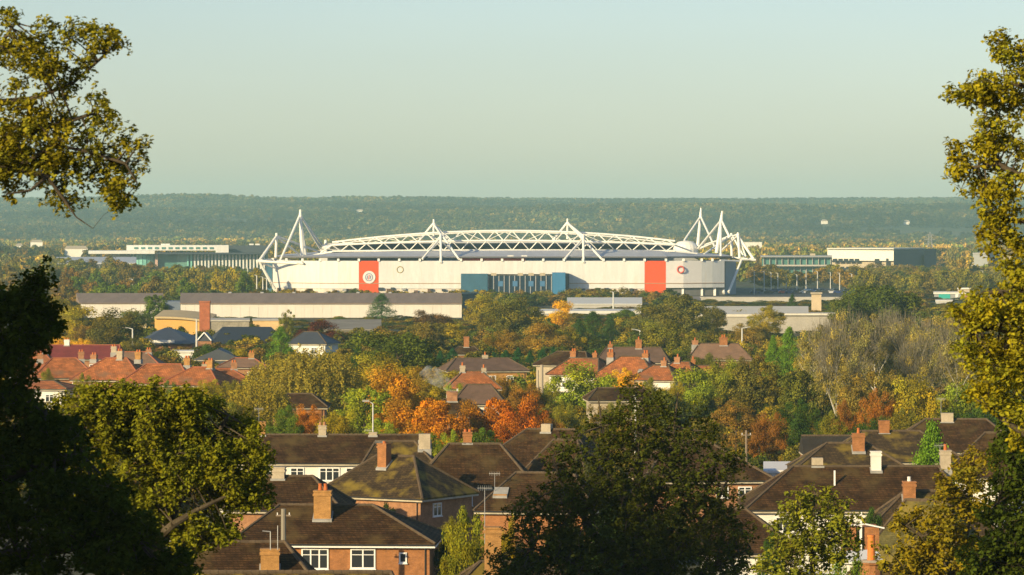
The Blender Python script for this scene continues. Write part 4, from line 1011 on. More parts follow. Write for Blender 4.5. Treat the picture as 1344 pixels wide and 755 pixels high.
def pole(px, py_top, D, label, r=.12, name='telegraph_pole', cat='pole', mat=None, cross=True):
    c = P(px, py_top, D)
    o = thing(name, label, cat, (c.x, D, 0))
    MB().tube((0, 0, 0), (0, 0, c.z), r * 1.2, r, 8).build('pole', mat or M_WOOD, o)
    if cross:
        MB().box(-.5, .5, -.06, .06, c.z - .5, c.z - .4).build('cross_arm', M_WOOD, o)
        for s in (-.4, .4): MB().tube((s, 0, c.z - .4), (s, 0, c.z - .25), .04, n=6).build('insulator', M_UPVC, o)
    return o
pole(711, 479, 520, 'thicker of two wooden poles beside the orange-roofed house', .22, mat=surf('pale_wood', (.38, .32, .24), .9), cross=False)
pole(706, 486, 522, 'thinner of two wooden poles beside the orange-roofed house', .14, mat=surf('pale_wood', (.38, .32, .24)), cross=False)
pole(979.5, 565, 360, 'brown wooden telegraph pole behind the roof right of the dark tree', .1)
pole(372, 668, 250, 'grey telegraph pole in front of the brick house roof', .16, mat=surf('grey_pole', (.25, .22, .17), .9))
pole(996, 562, 420, 'thin wooden post among the brown shrubs at right', .06, cross=False)
# bent pipe and vent stub on the bottom-left roof
def bent_pipe():
    D = 231
    o = thing('flue_pipe', 'thin grey bent flue pipe above the bottom left chimney', 'pipe', (X(355, D), D, 0))
    MB().path([(0, 0, Z(722, D)), (0, 0, Z(698, D)), (-.5, 0, Z(697, D))], [.035] * 3).build('pipe', M_METAL, o)
    MB().tube((.45, 0, Z(722, D)), (.45, 0, Z(690, D)), .03, n=6).build('rod', M_METAL, o)
bent_pipe()

def car_mesh():
    L, W = 4.3, 1.75
    prof = [(-L / 2, .25), (-L / 2, .75), (-L / 2 + .1, .92), (-1.75, .98), (-1.2, 1.42), (.45, 1.45), (1.15, .98), (2.0, .86), (L / 2, .68), (L / 2, .25)]
    m = MB(); n = len(prof)
    vs = [(x, -W / 2, z) for x, z in prof] + [(x, W / 2, z) for x, z in prof]
    fs = [tuple(range(n)), tuple(range(2 * n - 1, n - 1, -1))] + [(i, n + i, n + (i + 1) % n, (i + 1) % n) for i in range(n)]
    body = m.add(vs, fs).mesh('body', None)
    g = MB()
    for y0, y1 in ((-W / 2 - .01, -W / 2 + .05), (W / 2 - .05, W / 2 + .01)):
        gp = [(-1.55, 1.02), (-1.12, 1.35), (.40, 1.37), (.95, 1.02)]
        g.add([(x, y0, z) for x, z in gp] + [(x, y1, z) for x, z in gp], [(0, 1, 2, 3), (7, 6, 5, 4), (0, 4, 5, 1), (1, 5, 6, 2), (2, 6, 7, 3), (3, 7, 4, 0)])
    g.add([(.52, -.75, 1.44), (.52, .75, 1.44), (1.14, .75, 1.02), (1.14, -.75, 1.02)], [(0, 1, 2, 3)])
    glass = g.mesh('window', M_GLASS)
    wh = MB().tube((0, -.1, 0), (0, .1, 0), .32, n=12).mesh('wheel', M_GUTTER)
    return body, glass, wh
CB, CG, CW = car_mesh()
mp, tp, op = nt('car_paint')
pb = tp.nodes.new("ShaderNodeBsdfPrincipled"); oi = tp.nodes.new("ShaderNodeObjectInfo")
tp.links.new(oi.outputs['Color'], pb.inputs['Base Color']); pb.inputs['Roughness'].default_value = .3; tp.links.new(pb.outputs[0], op.inputs[0])
CB.materials.append(mp)
cols = [('silver', (.5, .5, .52)), ('red', (.4, .03, .02)), ('white', (.75, .75, .75)), ('dark blue', (.02, .04, .15)), ('black', (.02, .02, .02)), ('blue', (.05, .15, .4))]
ci = 0
NUM = ('leftmost', 'second from left', 'third', 'fourth', 'fifth', 'sixth', 'seventh', 'eighth', 'ninth', 'tenth', 'eleventh', 'twelfth', 'thirteenth', 'fourteenth')
for row, (Dc, pxs) in enumerate(((1560, range(992, 1115, 9)), (1600, range(996, 1118, 9)), (1484, range(640, 800, 17)), (1440, range(1120, 1132, 9)))):
    k_ = 0
    for p in pxs:
        if random.random() < .2: continue
        nm, cc = random.choice(cols)
        if row < 2 and random.random() < .5: nm, cc = random.choice([cols[3], cols[4]])
        x = X(p + random.uniform(-1.5, 1.5), Dc)
        o = thing('parked_car', '%s car, %s of the %s' % (nm, NUM[k_], ('nearer row in the stadium car park', 'farther row in the stadium car park', 'row before the stadium entrance', 'pair below the stadium car park')[row]), 'car', (x, Dc, 0), random.choice((0, math.pi)) + random.uniform(-.05, .05), 'cars parked beside the stadium' if row != 2 else 'cars parked at the stadium entrance')
        b = inst('body', CB, o); b.color = (*cc, 1)
        inst('window', CG, o)
        for wx in (-1.35, 1.35):
            for wy in (-.8, .8): inst('wheel', CW, o, (wx, wy, .32))
        k_ += 1
def sheet_ground(name, pts, z, mat):
    o = MB().prism(pts, z - .3, z).build(name, mat); o['kind'] = 'structure'
sheet_ground('car_park', poly((965, 1400), (1135, 1400), (1135, 1700), (965, 1700)), .02, M_ASPH)
sheet_ground('forecourt', poly((340, 1400), (960, 1400), (960, 1496), (340, 1496)), .024, surf('forecourt_paving', (.20, .17, .15), .9, .2, .2))
# straight road between the estate rows
sheet_ground('road', [(-120, 496), (160, 496), (160, 503), (-120, 503)], .02, M_ASPH)
# ------------------------------------------------------------------ foliage
def leaf_mesh(name, Pn, Nn, size, var, mat, aspect=.62, fold=.25):
    """one folded diamond per leaf; Pn (n,3) centres, Nn (n,3) normals, size (n,), var (n,2)"""
    n = len(Pn)
    Nn = Nn / (np.linalg.norm(Nn, axis=1, keepdims=True) + 1e-9)
    ref = RNG.normal(size=(n, 3))
    U = np.cross(Nn, ref); U /= (np.linalg.norm(U, axis=1, keepdims=True) + 1e-9)
    V = np.cross(Nn, U)
    s = size[:, None]
    v = np.empty((n, 4, 3))
    v[:, 0] = Pn - U * s * .5
    v[:, 1] = Pn + V * s * .5 * aspect + Nn * s * fold * .5 + U * s * .08
    v[:, 2] = Pn + U * s * .5
    v[:, 3] = Pn - V * s * .5 * aspect + Nn * s * fold * .5 + U * s * .08
    me = bpy.data.meshes.new(name)
    me.vertices.add(4 * n); me.vertices.foreach_set('co', v.ravel())
    base = np.arange(n)[:, None] * 4
    tri = np.concatenate([base + np.array([0, 1, 2]), base + np.array([0, 2, 3])], 1).ravel()
    me.loops.add(6 * n); me.loops.foreach_set('vertex_index', tri)
    me.polygons.add(2 * n)
    me.polygons.foreach_set('loop_start', np.arange(0, 6 * n, 3))
    me.update(calc_edges=True)
    a = me.attributes.new('leafvar', 'FLOAT_COLOR', 'POINT')
    c = np.zeros((n, 4, 4)); c[:, :, 0] = var[:, 0:1]; c[:, :, 1] = var[:, 1:2]; c[:, :, 3] = 1
    a.data.foreach_set('color', c.ravel())
    me.materials.append(mat)
    return me

def unit(n):
    v = RNG.normal(size=(n, 3)); return v / np.linalg.norm(v, axis=1, keepdims=True)

def crown_round(seed, nl=15000, s=.055, nc=46, rc=.30, flat=0.0, gap=.15, upright=0.0):
    """unit crown: x, y in -1..1, z in -1..1, made of irregular leaf clumps"""
    global RNG
    RNG = np.random.default_rng(seed)
    d = unit(nc); rad = RNG.uniform(.35, .82, nc)[:, None]
    c = d * rad
    c[:, 2] = np.where(c[:, 2] < -.5, -.5 + RNG.uniform(-.2, .1, nc), c[:, 2])
    c += RNG.normal(size=c.shape) * .05
    r = RNG.uniform(.55, 1.25, nc) * rc * (1.15 - .45 * rad[:, 0])
    k = RNG.integers(0, nc, nl)
    dd = unit(nl); q = RNG.uniform(0, 1, nl) ** .45
    stray = RNG.uniform(0, 1, nl) < .05
    q = np.where(stray, q * 1.25, q)
    p = c[k] + dd * (r[k] * q)[:, None] * np.array([1, 1, .8])
    nrm = dd + unit(nl) * .9 + np.array([0, 0, .35])
    if upright: nrm = unit(nl) * .7 + dd * .5; 
    cv = RNG.uniform(0, 1, nc); ch = RNG.uniform(0, 1, nc)
    var = np.stack([np.clip(.55 * cv[k] + .45 * RNG.uniform(0, 1, nl), 0, 1), np.clip(ch[k] * .9 + .5 * RNG.uniform(0, 1, nl) ** 2 - .2, 0, 1)], 1)
    size = s * RNG.uniform(.6, 1.4, nl)
    return leaf_mesh('crown', p, nrm, size, var, M_LEAF)

def crown_willow(seed, nl=15000, s=.05):
    global RNG
    RNG = np.random.default_rng(seed)
    ns = 260
    a = RNG.uniform(0, 2 * np.pi, ns); rr = np.sqrt(RNG.uniform(.02, 1, ns)) * .95
    top = .95 - .75 * rr ** 2 + RNG.normal(size=ns) * .08; ln = RNG.uniform(.5, 1.3, ns)
    k = RNG.integers(0, ns, nl); t = RNG.uniform(0, 1, nl)
    x = np.cos(a[k]) * rr[k] * (1 + .1 * t) + RNG.normal(size=nl) * .025
    y = np.sin(a[k]) * rr[k] * (1 + .1 * t) + RNG.normal(size=nl) * .025
    z = np.maximum(top[k] - t * ln[k], -1) + RNG.normal(size=nl) * .02
    p = np.stack([x, y, z], 1)
    nrm = unit(nl); nrm[:, 2] *= .25; nrm += p * np.array([.6, .6, 0])
    sv = RNG.uniform(0, 1, ns)
    var = np.stack([np.clip(.6 * sv[k] + .4 * RNG.uniform(0, 1, nl), 0, 1), RNG.uniform(0, .8, nl)], 1)
    return leaf_mesh('crown', p, nrm, s * RNG.uniform(.6, 1.3, nl), var, M_LEAF)

def crown_conifer(seed, nl=12000, s=.05, w=1.0, power=.8):
    global RNG
    RNG = np.random.default_rng(seed)
    nb = 240
    h = RNG.uniform(0, 1, nb); a = RNG.uniform(0, 2 * np.pi, nb)
    rmax = (1 - h) ** power * w
    k = RNG.integers(0, nb, nl); t = RNG.uniform(0, 1, nl) ** .6
    rr = rmax[k] * t * (1 + .12 * np.sin(a[k] * 5 + h[k] * 30))
    x = np.cos(a[k]) * rr + RNG.normal(size=nl) * .05
    y = np.sin(a[k]) * rr + RNG.normal(size=nl) * .05
    z = -1 + 2 * h[k] - .12 * t + RNG.normal(size=nl) * .035 + .0
    p = np.stack([x, y, z], 1)
    nrm = unit(nl) + np.stack([np.cos(a[k]), np.sin(a[k]), np.full(nl, .5)], 1) * .7
    sv = RNG.uniform(0, 1, nb)
    var = np.stack([.5 * sv[k] + .5 * RNG.uniform(0, 1, nl), RNG.uniform(0, .4, nl)], 1)
    return leaf_mesh('crown', p, nrm, s * RNG.uniform(.6, 1.3, nl), var, M_LEAF)

def twig_mesh(seed, n=2400, L=.20, w=.005):
    """bare crown: thin twigs fanned outwards and upwards"""
    rng = np.random.default_rng(seed)
    m = MB(); c = []
    for i in range(11):
        a = rng.uniform(0, 6.28); e = rng.uniform(.25, 1.2)
        c.append((np.cos(a) * np.cos(e) * .6, np.sin(a) * np.cos(e) * .6, np.sin(e) * .8 - .25))
    c = np.array(c)
    k = rng.integers(0, len(c), n)
    d = rng.normal(size=(n, 3)); d /= np.linalg.norm(d, axis=1, keepdims=True)
    p = c[k] + d * (rng.uniform(0, 1, n) ** .5 * .36)[:, None]
    g = d * .6 + np.array([0, 0, .8]) + p * .5 + rng.normal(size=(n, 3)) * .25; g /= np.linalg.norm(g, axis=1, keepdims=True)
    s = np.cross(g, rng.normal(size=(n, 3))); s /= np.linalg.norm(s, axis=1, keepdims=True)
    ln = (rng.uniform(.5, 1.3, n) * L)[:, None]
    v = np.empty((n, 3, 3)); v[:, 0] = p - s * w; v[:, 1] = p + s * w; v[:, 2] = p + g * ln
    me = bpy.data.meshes.new('twigs')
    me.vertices.add(3 * n); me.vertices.foreach_set('co', v.ravel())
    me.loops.add(3 * n); me.loops.foreach_set('vertex_index', np.arange(3 * n)); me.polygons.add(n)
    me.polygons.foreach_set('loop_start', np.arange(0, 3 * n, 3)); me.update(calc_edges=True)
    me.materials.append(surf('twig_bark', (.17, .15, .10), .9))
    return me

def trunk_mesh(seed, limbs=7, r=.045, spread=.55, z0=-1.0, mat=None, fork=-.2, sides=7):
    """unit tree skeleton reaching from z=-2 (buried base scaled separately) to the crown's inside"""
    rng = random.Random(seed)
    m = MB()
    top = Vector((rng.uniform(-.08, .08), rng.uniform(-.08, .08), .55))
    base = Vector((0, 0, -1.0)); mid = base.lerp(top, .5) + Vector((rng.uniform(-.05, .05), rng.uniform(-.05, .05), 0))
    m.path([base, mid, top], [r, r * .65, r * .15], sides)
    for i in range(limbs):
        t = .25 + .6 * i / limbs
        p = base.lerp(mid, t * 2) if t < .5 else mid.lerp(top, t * 2 - 1)
        a = i * 2.4 + rng.uniform(-.4, .4)
        l = spread * rng.uniform(.8, 1.2) * (1.25 - t * .6)
        q = p + Vector((math.cos(a) * l * .5, math.sin(a) * l * .5, l * .42))
        w = q + Vector((math.cos(a + .3) * l * .45, math.sin(a + .3) * l * .45, l * .30))
        m.path([p, q, w], [r * .45, r * .28, r * .08], 5)
        for b in (-.8, .7):
            v = q + Vector((math.cos(a + b) * l * .4, math.sin(a + b) * l * .4, l * .45))
            m.tube(q, v, r * .2, r * .05, 4)
    return m.mesh('trunk', mat or M_BARK)

CR = dict(
    round=[crown_round(1), crown_round(2, nc=38, rc=.34), crown_round(3, nc=60, rc=.25), crown_round(4, nc=30, rc=.36)],
    loose=[crown_round(5, 9000, .05, 60, .2), crown_round(6, 9000, .05, 50, .22)],
    willow=[crown_willow(7), crown_willow(8)],
    conifer=[crown_conifer(9), crown_conifer(10, power=.55)],
    fine=[crown_round(12, 22000, .040, 70, .25), crown_round(13, 22000, .040, 56, .28)],
    sparse=[crown_round(14, 9500, .040, 60, .24), crown_round(15, 9500, .040, 66, .22)],
    small=[crown_round(16, 2600, .13, 26, .36), crown_round(17, 2600, .13, 30, .34), crown_round(18, 2400, .13, 20, .4)],
    smallcon=[crown_conifer(19, 1800, .13, power=.7)],
)
TW = [twig_mesh(1), twig_mesh(2)]
TR = [trunk_mesh(1), trunk_mesh(2), trunk_mesh(3, 9)]
TRB = [trunk_mesh(4, 10, .034, .7, mat=M_BIRCH), trunk_mesh(5, 11, .034, .72, mat=M_BIRCH)]

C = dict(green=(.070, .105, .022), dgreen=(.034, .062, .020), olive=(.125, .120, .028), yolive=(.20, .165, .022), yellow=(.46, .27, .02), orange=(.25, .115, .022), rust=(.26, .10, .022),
         red=(.25, .078, .016), brown=(.125, .080, .030), grey=(.17, .15, .09), teal=(.020, .062, .036), maroon=(.070, .020, .022), bright=(.085, .150, .022), purple=(.085, .052, .042), dark=(.028, .040, .014), willow=(.165, .135, .034), tealb=(.05, .085, .055), ygreen=(.16, .19, .03))

def place_tree(kind, px, top, wpx, D, color, label, base=None, depth=1.0, cat='tree', group=None, name=None, seed=None, trunk=True, low=.12):
    """px, top, wpx: column, crown top and crown width in the photograph; the tree stands on the ground D metres away"""
    c = C[color] if isinstance(color, str) else color
    if D > 560 and kind != 'small' and kind != 'conifer' and base is None: D = min(D, CZ / (K * ((top - HY) + .8 * wpx)))
    gz = float(ground_z(X(px, D), D)) if base is None else base
    zt_ = Z(top, D); H = zt_ - gz; w = wpx * K * D / 2 * 1.08
    names = dict(round='broadleaf_tree', loose='broadleaf_tree', willow='weeping_tree', conifer='conifer_tree', fine='broadleaf_tree', sparse='bare_tree', small='broadleaf_tree', smallcon='conifer_tree')
    o = thing(name or names[kind], label, cat, (X(px, D), D, gz), (seed or random.randint(0, 999)) * .7, group)
    lo = H * low
    if kind in ('willow', 'conifer', 'smallcon'): lo = .4
    zc = (H + lo) / 2; hz = (H - lo) / 2
    me = random.choice(CR[kind])
    fudge = 1.0 if kind in ('willow', 'conifer', 'smallcon') else 1.04
    cr = inst('crown', me, o, (0, 0, zc), 0, (w, w * depth, hz * fudge)); cr.color = (*c, 1)
    if trunk:
        if kind == 'sparse':
            inst('trunk', random.choice(TRB), o, (0, 0, H * .5), 0, (w * 1.0, w, H * .5))
            inst('twigs', random.choice(TW), o, (0, 0, H * .55), 0, (w * 1.05, w * 1.05, H * .5))
        else:
            inst('trunk', random.choice(TR), o, (0, 0, H * .5), 0, (w * .8, w * .8, H * .5))
    return o

T = place_tree
# --- behind and among the near houses
T('willow', 338, 500, 95, 455, 'willow', 'olive weeping birch left of centre behind the terrace roof')
T('willow', 415, 455, 120, 500, (.15, .125, .04), 'wide drooping olive-brown tree in front of the warehouse trees')
T('willow', 362, 470, 90, 520, 'willow', 'olive-gold drooping tree right of the red-roofed estate')
T('fine', 372, 528, 60, 420, 'green', 'green bushy tree directly behind the left end of the terrace', low=.0)
T('fine', 325, 545, 60, 400, 'green', 'low green tree left of the first terrace chimney', low=.0)
T('fine', 440, 528, 66, 420, 'yolive', 'yellowish green tree behind the terrace between its two chimneys', low=.0)
T('fine', 405, 522, 50, 440, 'rust', 'rusty brown shrub tree behind the terrace', low=0)
T('round', 478, 500, 92, 445, 'ygreen', 'yellow-green tree just left of the white street lamp', low=.0)
T('round', 447, 480, 60, 540, 'green', 'green tree above the yellow-green one', low=0)
T('fine', 505, 545, 80, 400, 'ygreen', 'low yellow-green tree around the foot of the street lamp', low=.0)
T('round', 518, 478, 88, 465, (.30, .155, .024), 'large orange-brown tree left of the smoking chimney')
T('round', 530, 522, 84, 425, (.26, .125, .022), 'orange tree in front of the orange-brown one', low=0)
T('round', 572, 514, 92, 418, (.32, .135, .020), 'bright orange maple in front of the smoking chimney', low=0)
T('round', 625, 524, 74, 425, 'orange', 'orange tree between the smoking chimney and the red maple', low=0)
T('round', 655, 514, 74, 425, (.30, .105, .018), 'orange tree left of the reddest one', low=0)
T('round', 687, 515, 66, 415, 'red', 'reddest orange tree at the right end of the orange row', low=0)
T('fine', 720, 528, 44, 415, (.17, .085, .03), 'brownish orange tree right of the reddest one', low=0)
T('fine', 556, 556, 60, 372, 'green', 'low green bush between the terrace and the wide hipped roof', low=0)
T('fine', 632, 557, 70, 372, 'green', 'green hedge tree below the orange row', low=0)
T('fine', 590, 560, 50, 370, 'ygreen', 'low yellow-green bush beside the wide roof chimney', low=0)
T('round', 500, 462, 85, 560, 'yolive', 'yellow-olive tree above the orange-brown tree')
T('conifer', 470, 452, 48, 600, 'dgreen', 'dark green pointed tree left of the yellow-olive one')
T('round', 450, 462, 58, 610, 'yolive', 'small golden olive tree left of the dark pointed tree')
T('round', 520, 419, 132, 790, (.066, .085, .022), 'broad dark green domed tree in the centre-left distance', low=.1)
T('round', 592, 420, 60, 800, 'yolive', 'yellowish tree right of the broad dark green dome')
T('loose', 590, 478, 80, 530, 'yolive', 'yellow-olive garden tree behind the smoking chimney')
T('round', 562, 470, 60, 545, (.22, .15, .03), 'golden brown tree above the smoking chimney')
T('conifer', 545, 455, 40, 640, 'teal', 'first of the blue-green conifers, at the left of the conifer row')
for i, p in enumerate((562, 578, 594, 648, 664, 680, 696, 712, 726)):
    T('conifer', p, 455 + (i * 5) % 8, 30, 655 + (i * 13) % 30, 'teal', 'blue-green conifer, %s in the dense dark row behind the ochre house' % ('leftmost','second from left','third from left','fourth from left','fifth from left','sixth from left','third from right','second from right','rightmost')[i], group='blue-green conifers in a row')
T('fine', 690, 495, 60, 500, (.19, .10, .03), 'rusty brown tree in front of the ochre brick house', low=0)
T('fine', 650, 500, 50, 480, 'brown', 'brown shrubby tree before the ochre brick house', low=0)
T('round', 768, 474, 96, 505, 'ygreen', 'rounded yellow-green tree in front of the orange-roofed house with two poles beside it', low=0)
T('fine', 818, 480, 56, 540, 'yellow', 'bright yellow tree in front of the orange roofs', low=0)
T('fine', 745, 520, 60, 430, 'olive', 'olive tree below the two wooden poles', low=0)
T('loose', 790, 520, 60, 440, (.13, .095, .035), 'thin brown-green tree left of the tall lamp', low=0)
T('loose', 830, 528, 70, 420, 'brown', 'brown bare-looking tree behind the tall lamp', low=0)
T('round', 868, 500, 84, 460, (.085, .10, .035), 'dull green tree right of the tall lamp')
T('round', 905, 478, 80, 520, 'ygreen', 'yellow-green tree right of the orange roofs', low=0)
T('round', 946, 470, 66, 540, (.14, .15, .03), 'green-gold tree in front of the brown roofed house', low=0)
T('loose', 965, 520, 80, 430, (.14, .085, .035), 'brown leafy tree behind the telegraph pole at right')
T('loose', 920, 538, 80, 400, (.12, .10, .03), 'olive-brown tree behind the roof right of the dark tree')
T('round', 1000, 465, 90, 505, (.105, .095, .035), 'tall olive-brown tree left of the birches')
T('round', 1052, 478, 90, 475, (.085, .092, .03), 'dull green tree under the left birches', low=.0)
T('fine', 1010, 530, 60, 410, (.15, .07, .03), 'russet tree above the white flat garage', low=0)
T('fine', 1048, 520, 66, 425, 'dgreen', 'dark green bush tree right of the russet tree', low=0)
T('conifer', 1036, 428, 46, 630, 'bright', 'bright green conifer in front of the flat concrete roofs')
T('conifer', 1015, 440, 44, 610, 'bright', 'lower bright green conifer left of the taller one')
T('conifer', 1058, 435, 36, 650, 'green', 'green conifer right of the bright pair')
bi = [(1078, 412, 78, 500), (1112, 402, 84, 520), (1150, 398, 86, 545), (1188, 404, 84, 530), (1222, 408, 78, 515), (1256, 414, 70, 500), (1100, 425, 70, 470), (1205, 430, 70, 480)]
bl = ['leftmost pale bare birch above the right-hand roofs', 'pale birch with a forked white trunk, second from the left', 'tall grey-brown birch in the middle of the bare group', 'grey birch with whitish upper twigs right of the middle one',
      'bare birch left of the right-hand oak', 'rightmost grey birch touching the right-hand oak', 'shorter birch in front with a bright forking trunk', 'shorter thin birch in front at the right of the group']
for (p, t, w, D), l in zip(bi, bl): T('sparse', p, t, w, D, 'grey', l, low=.15)
T('loose', 1062, 440, 60, 560, (.15, .13, .045), 'pale olive tree left of the birches')
T('loose', 1130, 470, 90, 450, (.16, .12, .05), 'thin grey-olive scrub tree under the birches', low=0)
T('loose', 1180, 475, 80, 455, (.15, .12, .06), 'thin grey-brown scrub tree right under the birches', low=0)
T('fine', 1152, 505, 56, 430, (.21, .09, .03), 'russet-orange small tree under the birches', low=0)
T('fine', 1105, 520, 44, 420, (.18, .08, .03), 'low russet shrub above the mossy roof', low=0)
T('round', 1205, 490, 80, 430, 'yolive', 'yellow-olive tree behind the right-hand chimneys', low=0)
T('round', 1256, 500, 70, 440, 'ygreen', 'green-gold tree beside the right-hand oak', low=0)
T('fine', 1135, 536, 64, 400, 'dgreen', 'dark blue-green bush tree above the mossy roof', low=0)
T('fine', 1185, 530, 60, 398, (.11, .10, .03), 'olive bush tree behind the small brick chimney', low=0)
T('fine', 1090, 535, 50, 400, 'olive', 'olive bush above the slate outbuilding', low=0)
T('round', 1157, 357, 122, 890, (.055, .075, .022), 'big dark green domed tree in front of the white office block', low=.05)
T('round', 1118, 372, 66, 900, (.07, .085, .025), 'dark green tree joined to the left of the big dome', low=.05)
T('conifer', 1224, 552, 112, 318, 'bright', 'bright green conifer standing before the upper right roof')
T('round', 1300, 520, 70, 420, 'dgreen', 'dark tree behind the right-hand oak')
# --- middle distance, left
T('round', 60, 385, 90, 850, 'yolive', 'golden olive tree between the left oak and the short warehouse')
T('round', 108, 398, 80, 860, 'yolive', 'second golden olive tree before the short warehouse')
T('round', 152, 404, 84, 830, (.085, .075, .028), 'dull brown-green tree in front of the short warehouse')
T('round', 122, 418, 60, 800, 'brown', 'brown tree left of the dull brown-green one')
T('fine', 78, 440, 46, 760, 'yellow', 'yellow bush behind the deep red roof, left one', low=0)
T('fine', 112, 442, 52, 760, 'yellow', 'yellow bush behind the deep red roof, right one', low=0)
T('fine', 180, 442, 50, 770, (.09, .08, .03), 'dull olive bush behind the right end of the deep red roof', low=0)
T('round', 204, 383, 42, 1030, 'green', 'dark green tall tree in the gap between the two warehouses', low=.02)
T('round', 176, 402, 44, 1030, 'green', 'lower green tree in front of the shorter warehouse', low=.02)
T('fine', 286, 446, 56, 700, 'dgreen', 'round dark green tree in front of the dark hall roof', low=0)
T('fine', 213, 452, 30, 700, 'dark', 'small dark tree in front of the blue-grey slate roof', low=0)
T('conifer', 368, 428, 50, 690, 'bright', 'bright green tree left of the white bungalow')
T('loose', 376, 402, 30, 860, 'olive', 'thin wispy tree in front of the long warehouse')
T('round', 420, 417, 62, 820, 'maroon', 'dark maroon tree right of the wispy tree')
T('conifer', 501, 385, 44, 1090, 'tealb', 'blue-green spreading conifer in front of the long white warehouse')
T('fine', 568, 401, 62, 1080, 'purple', 'low dark purplish tree at the right end of the warehouse', low=0)
T('round', 560, 418, 70, 900, (.12, .10, .04), 'dull olive tree right of the broad dark dome')
T('fine', 560, 432, 40, 820, 'yellow', 'small golden tree near the brick chimneyed house', low=0)
T('round', 318, 455, 40, 660, 'yolive', 'golden tree behind the weeping ones')
T('fine', 250, 480, 50, 540, 'yolive', 'olive-gold garden tree before the orange roofs', low=0)
T('fine', 285, 495, 60, 520, 'yolive', 'olive-gold tree right of the orange roofs', low=0)
T('fine', 170, 488, 40, 560, 'dgreen', 'small dark garden tree between orange roofs', low=0)
T('fine', 90, 490, 70, 560, (.13, .10, .03), 'olive-brown garden tree in front of the left orange roof', low=0)
T('fine', 300, 520, 70, 450, 'olive', 'olive tree behind the large lit oak at left', low=0)
T('fine', 260, 515, 70, 450, 'ygreen', 'green-gold tree behind the lit oak', low=0)
# --- middle distance, centre and right
T('round', 668, 388, 84, 960, (.10, .095, .03), 'large olive tree in front of the glazed stadium entrance', low=.05)
T('round', 632, 384, 50, 1000, 'yolive', 'yellow-olive tree at the right end of the long warehouse', low=.05)
T('round', 735, 392, 44, 930, 'yellow', 'bright yellow-gold tree in front of the stadium')
T('round', 712, 420, 70, 820, (.19, .12, .03), 'orange-brown tree below the bright gold one', low=0)
T('fine', 665, 430, 70, 780, (.17, .11, .03), 'low orange-brown tree under the large olive one', low=0)
T('conifer', 778, 408, 50, 830, 'dgreen', 'dark green conical tree right of the gold tree')
T('conifer', 760, 418, 40, 815, 'dgreen', 'smaller dark cone left of the dark conical tree')
T('conifer', 800, 412, 40, 840, (.04, .07, .03), 'dark green tree left of the retail shed lamp')
T('round', 745, 430, 50, 760, 'yolive', 'small golden tree below the dark cones', low=0)
T('round', 822, 401, 40, 1100, 'green', 'green tree in front of the retail shed')
T('round', 890, 380, 96, 930, (.105, .10, .04), 'tall olive-brown tree in front of the right end of the stadium', low=.03)
T('round', 850, 396, 66, 900, (.09, .09, .03), 'olive tree left of the tall olive-brown one', low=.03)
T('round', 930, 392, 58, 900, (.10, .09, .035), 'olive-brown tree left of the flat concrete roofs', low=.03)
T('round', 872, 418, 80, 720, 'olive', 'rounded olive tree below the tall olive-brown one', low=0)
T('round', 925, 425, 70, 700, (.10, .095, .035), 'dull tree in front of the flat concrete roofs', low=0)
T('round', 838, 428, 56, 720, (.06, .08, .028), 'dark green tree in the centre-right distance', low=0)
T('conifer', 1040, 386, 26, 1150, 'dgreen', 'small dark fir in front of the car park')
T('fine', 1005, 398, 60, 1180, 'yolive', 'golden hedge tree below the car park', low=0)
T('fine', 985, 418, 60, 900, (.16, .12, .04), 'orange-olive bush above the lamp with a right-hand arm', low=0)
T('fine', 1100, 394, 40, 1100, 'green', 'green bush right of the beige block tower', low=0)
T('round', 890, 455, 60, 620, (.07, .085, .03), 'dark olive tree right of the dark chimneyed roof', low=0)
T('fine', 790, 447, 60, 740, 'dgreen', 'low dark green tree behind the orange-roofed house', low=0)
for p_, t_, w_, D_, c_, l_ in ((918, 456, 52, 590, (.08, .085, .03), 'dull green tree hiding the left end of the brown chimneyed roof'), (968, 460, 50, 590, (.10, .085, .03), 'dull brown tree hiding the right end of the brown chimneyed roof'), (812, 521, 56, 432, 'olive', 'olive bush tree below the dark flat-looking roof'), (165, 494, 34, 515, (.13, .11, .03), 'dull garden tree between the two middle orange roofs'), (272, 490, 36, 508, 'yolive', 'gold-green tree in front of the orange-brown roof'), (222, 496, 34, 512, 'green', 'green shrub tree below the broad orange roof'), (60, 480, 40, 530, 'olive', 'olive tree beside the white-walled cottage'), (112, 486, 36, 520, 'olive', 'olive shrub tree in front of the left orange roof'), (730, 500, 36, 515, 'olive', 'olive shrub between the poles and the white wall'), (700, 497, 50, 505, 'olive', 'olive tree between the ochre house and the wooden poles'), (790, 488, 44, 515, 'yolive', 'small golden tree left of the bright yellow one'),
        (850, 492, 50, 505, 'olive', 'olive bush tree in front of the white-gabled orange roof'), (605, 494, 50, 490, 'ygreen', 'yellow-green bush left of the low red-roofed house'), (655, 486, 36, 540, (.19, .11, .03), 'small rusty tree hiding the ochre house corner'),
        (882, 492, 44, 500, 'yolive', 'golden bush tree at the right end of the centre estate'), (195, 500, 60, 500, 'olive', 'olive garden tree below the middle orange roofs'), (130, 505, 60, 490, 'yolive', 'golden garden tree below the left orange roofs'),
        (305, 490, 44, 520, 'olive', 'olive tree at the right end of the orange roofs'), (240, 503, 50, 495, (.15, .12, .03), 'brown-olive hedge tree below the sunlit orange roof')):
    T('fine', p_, t_, w_, D_, c_, l_, low=0)
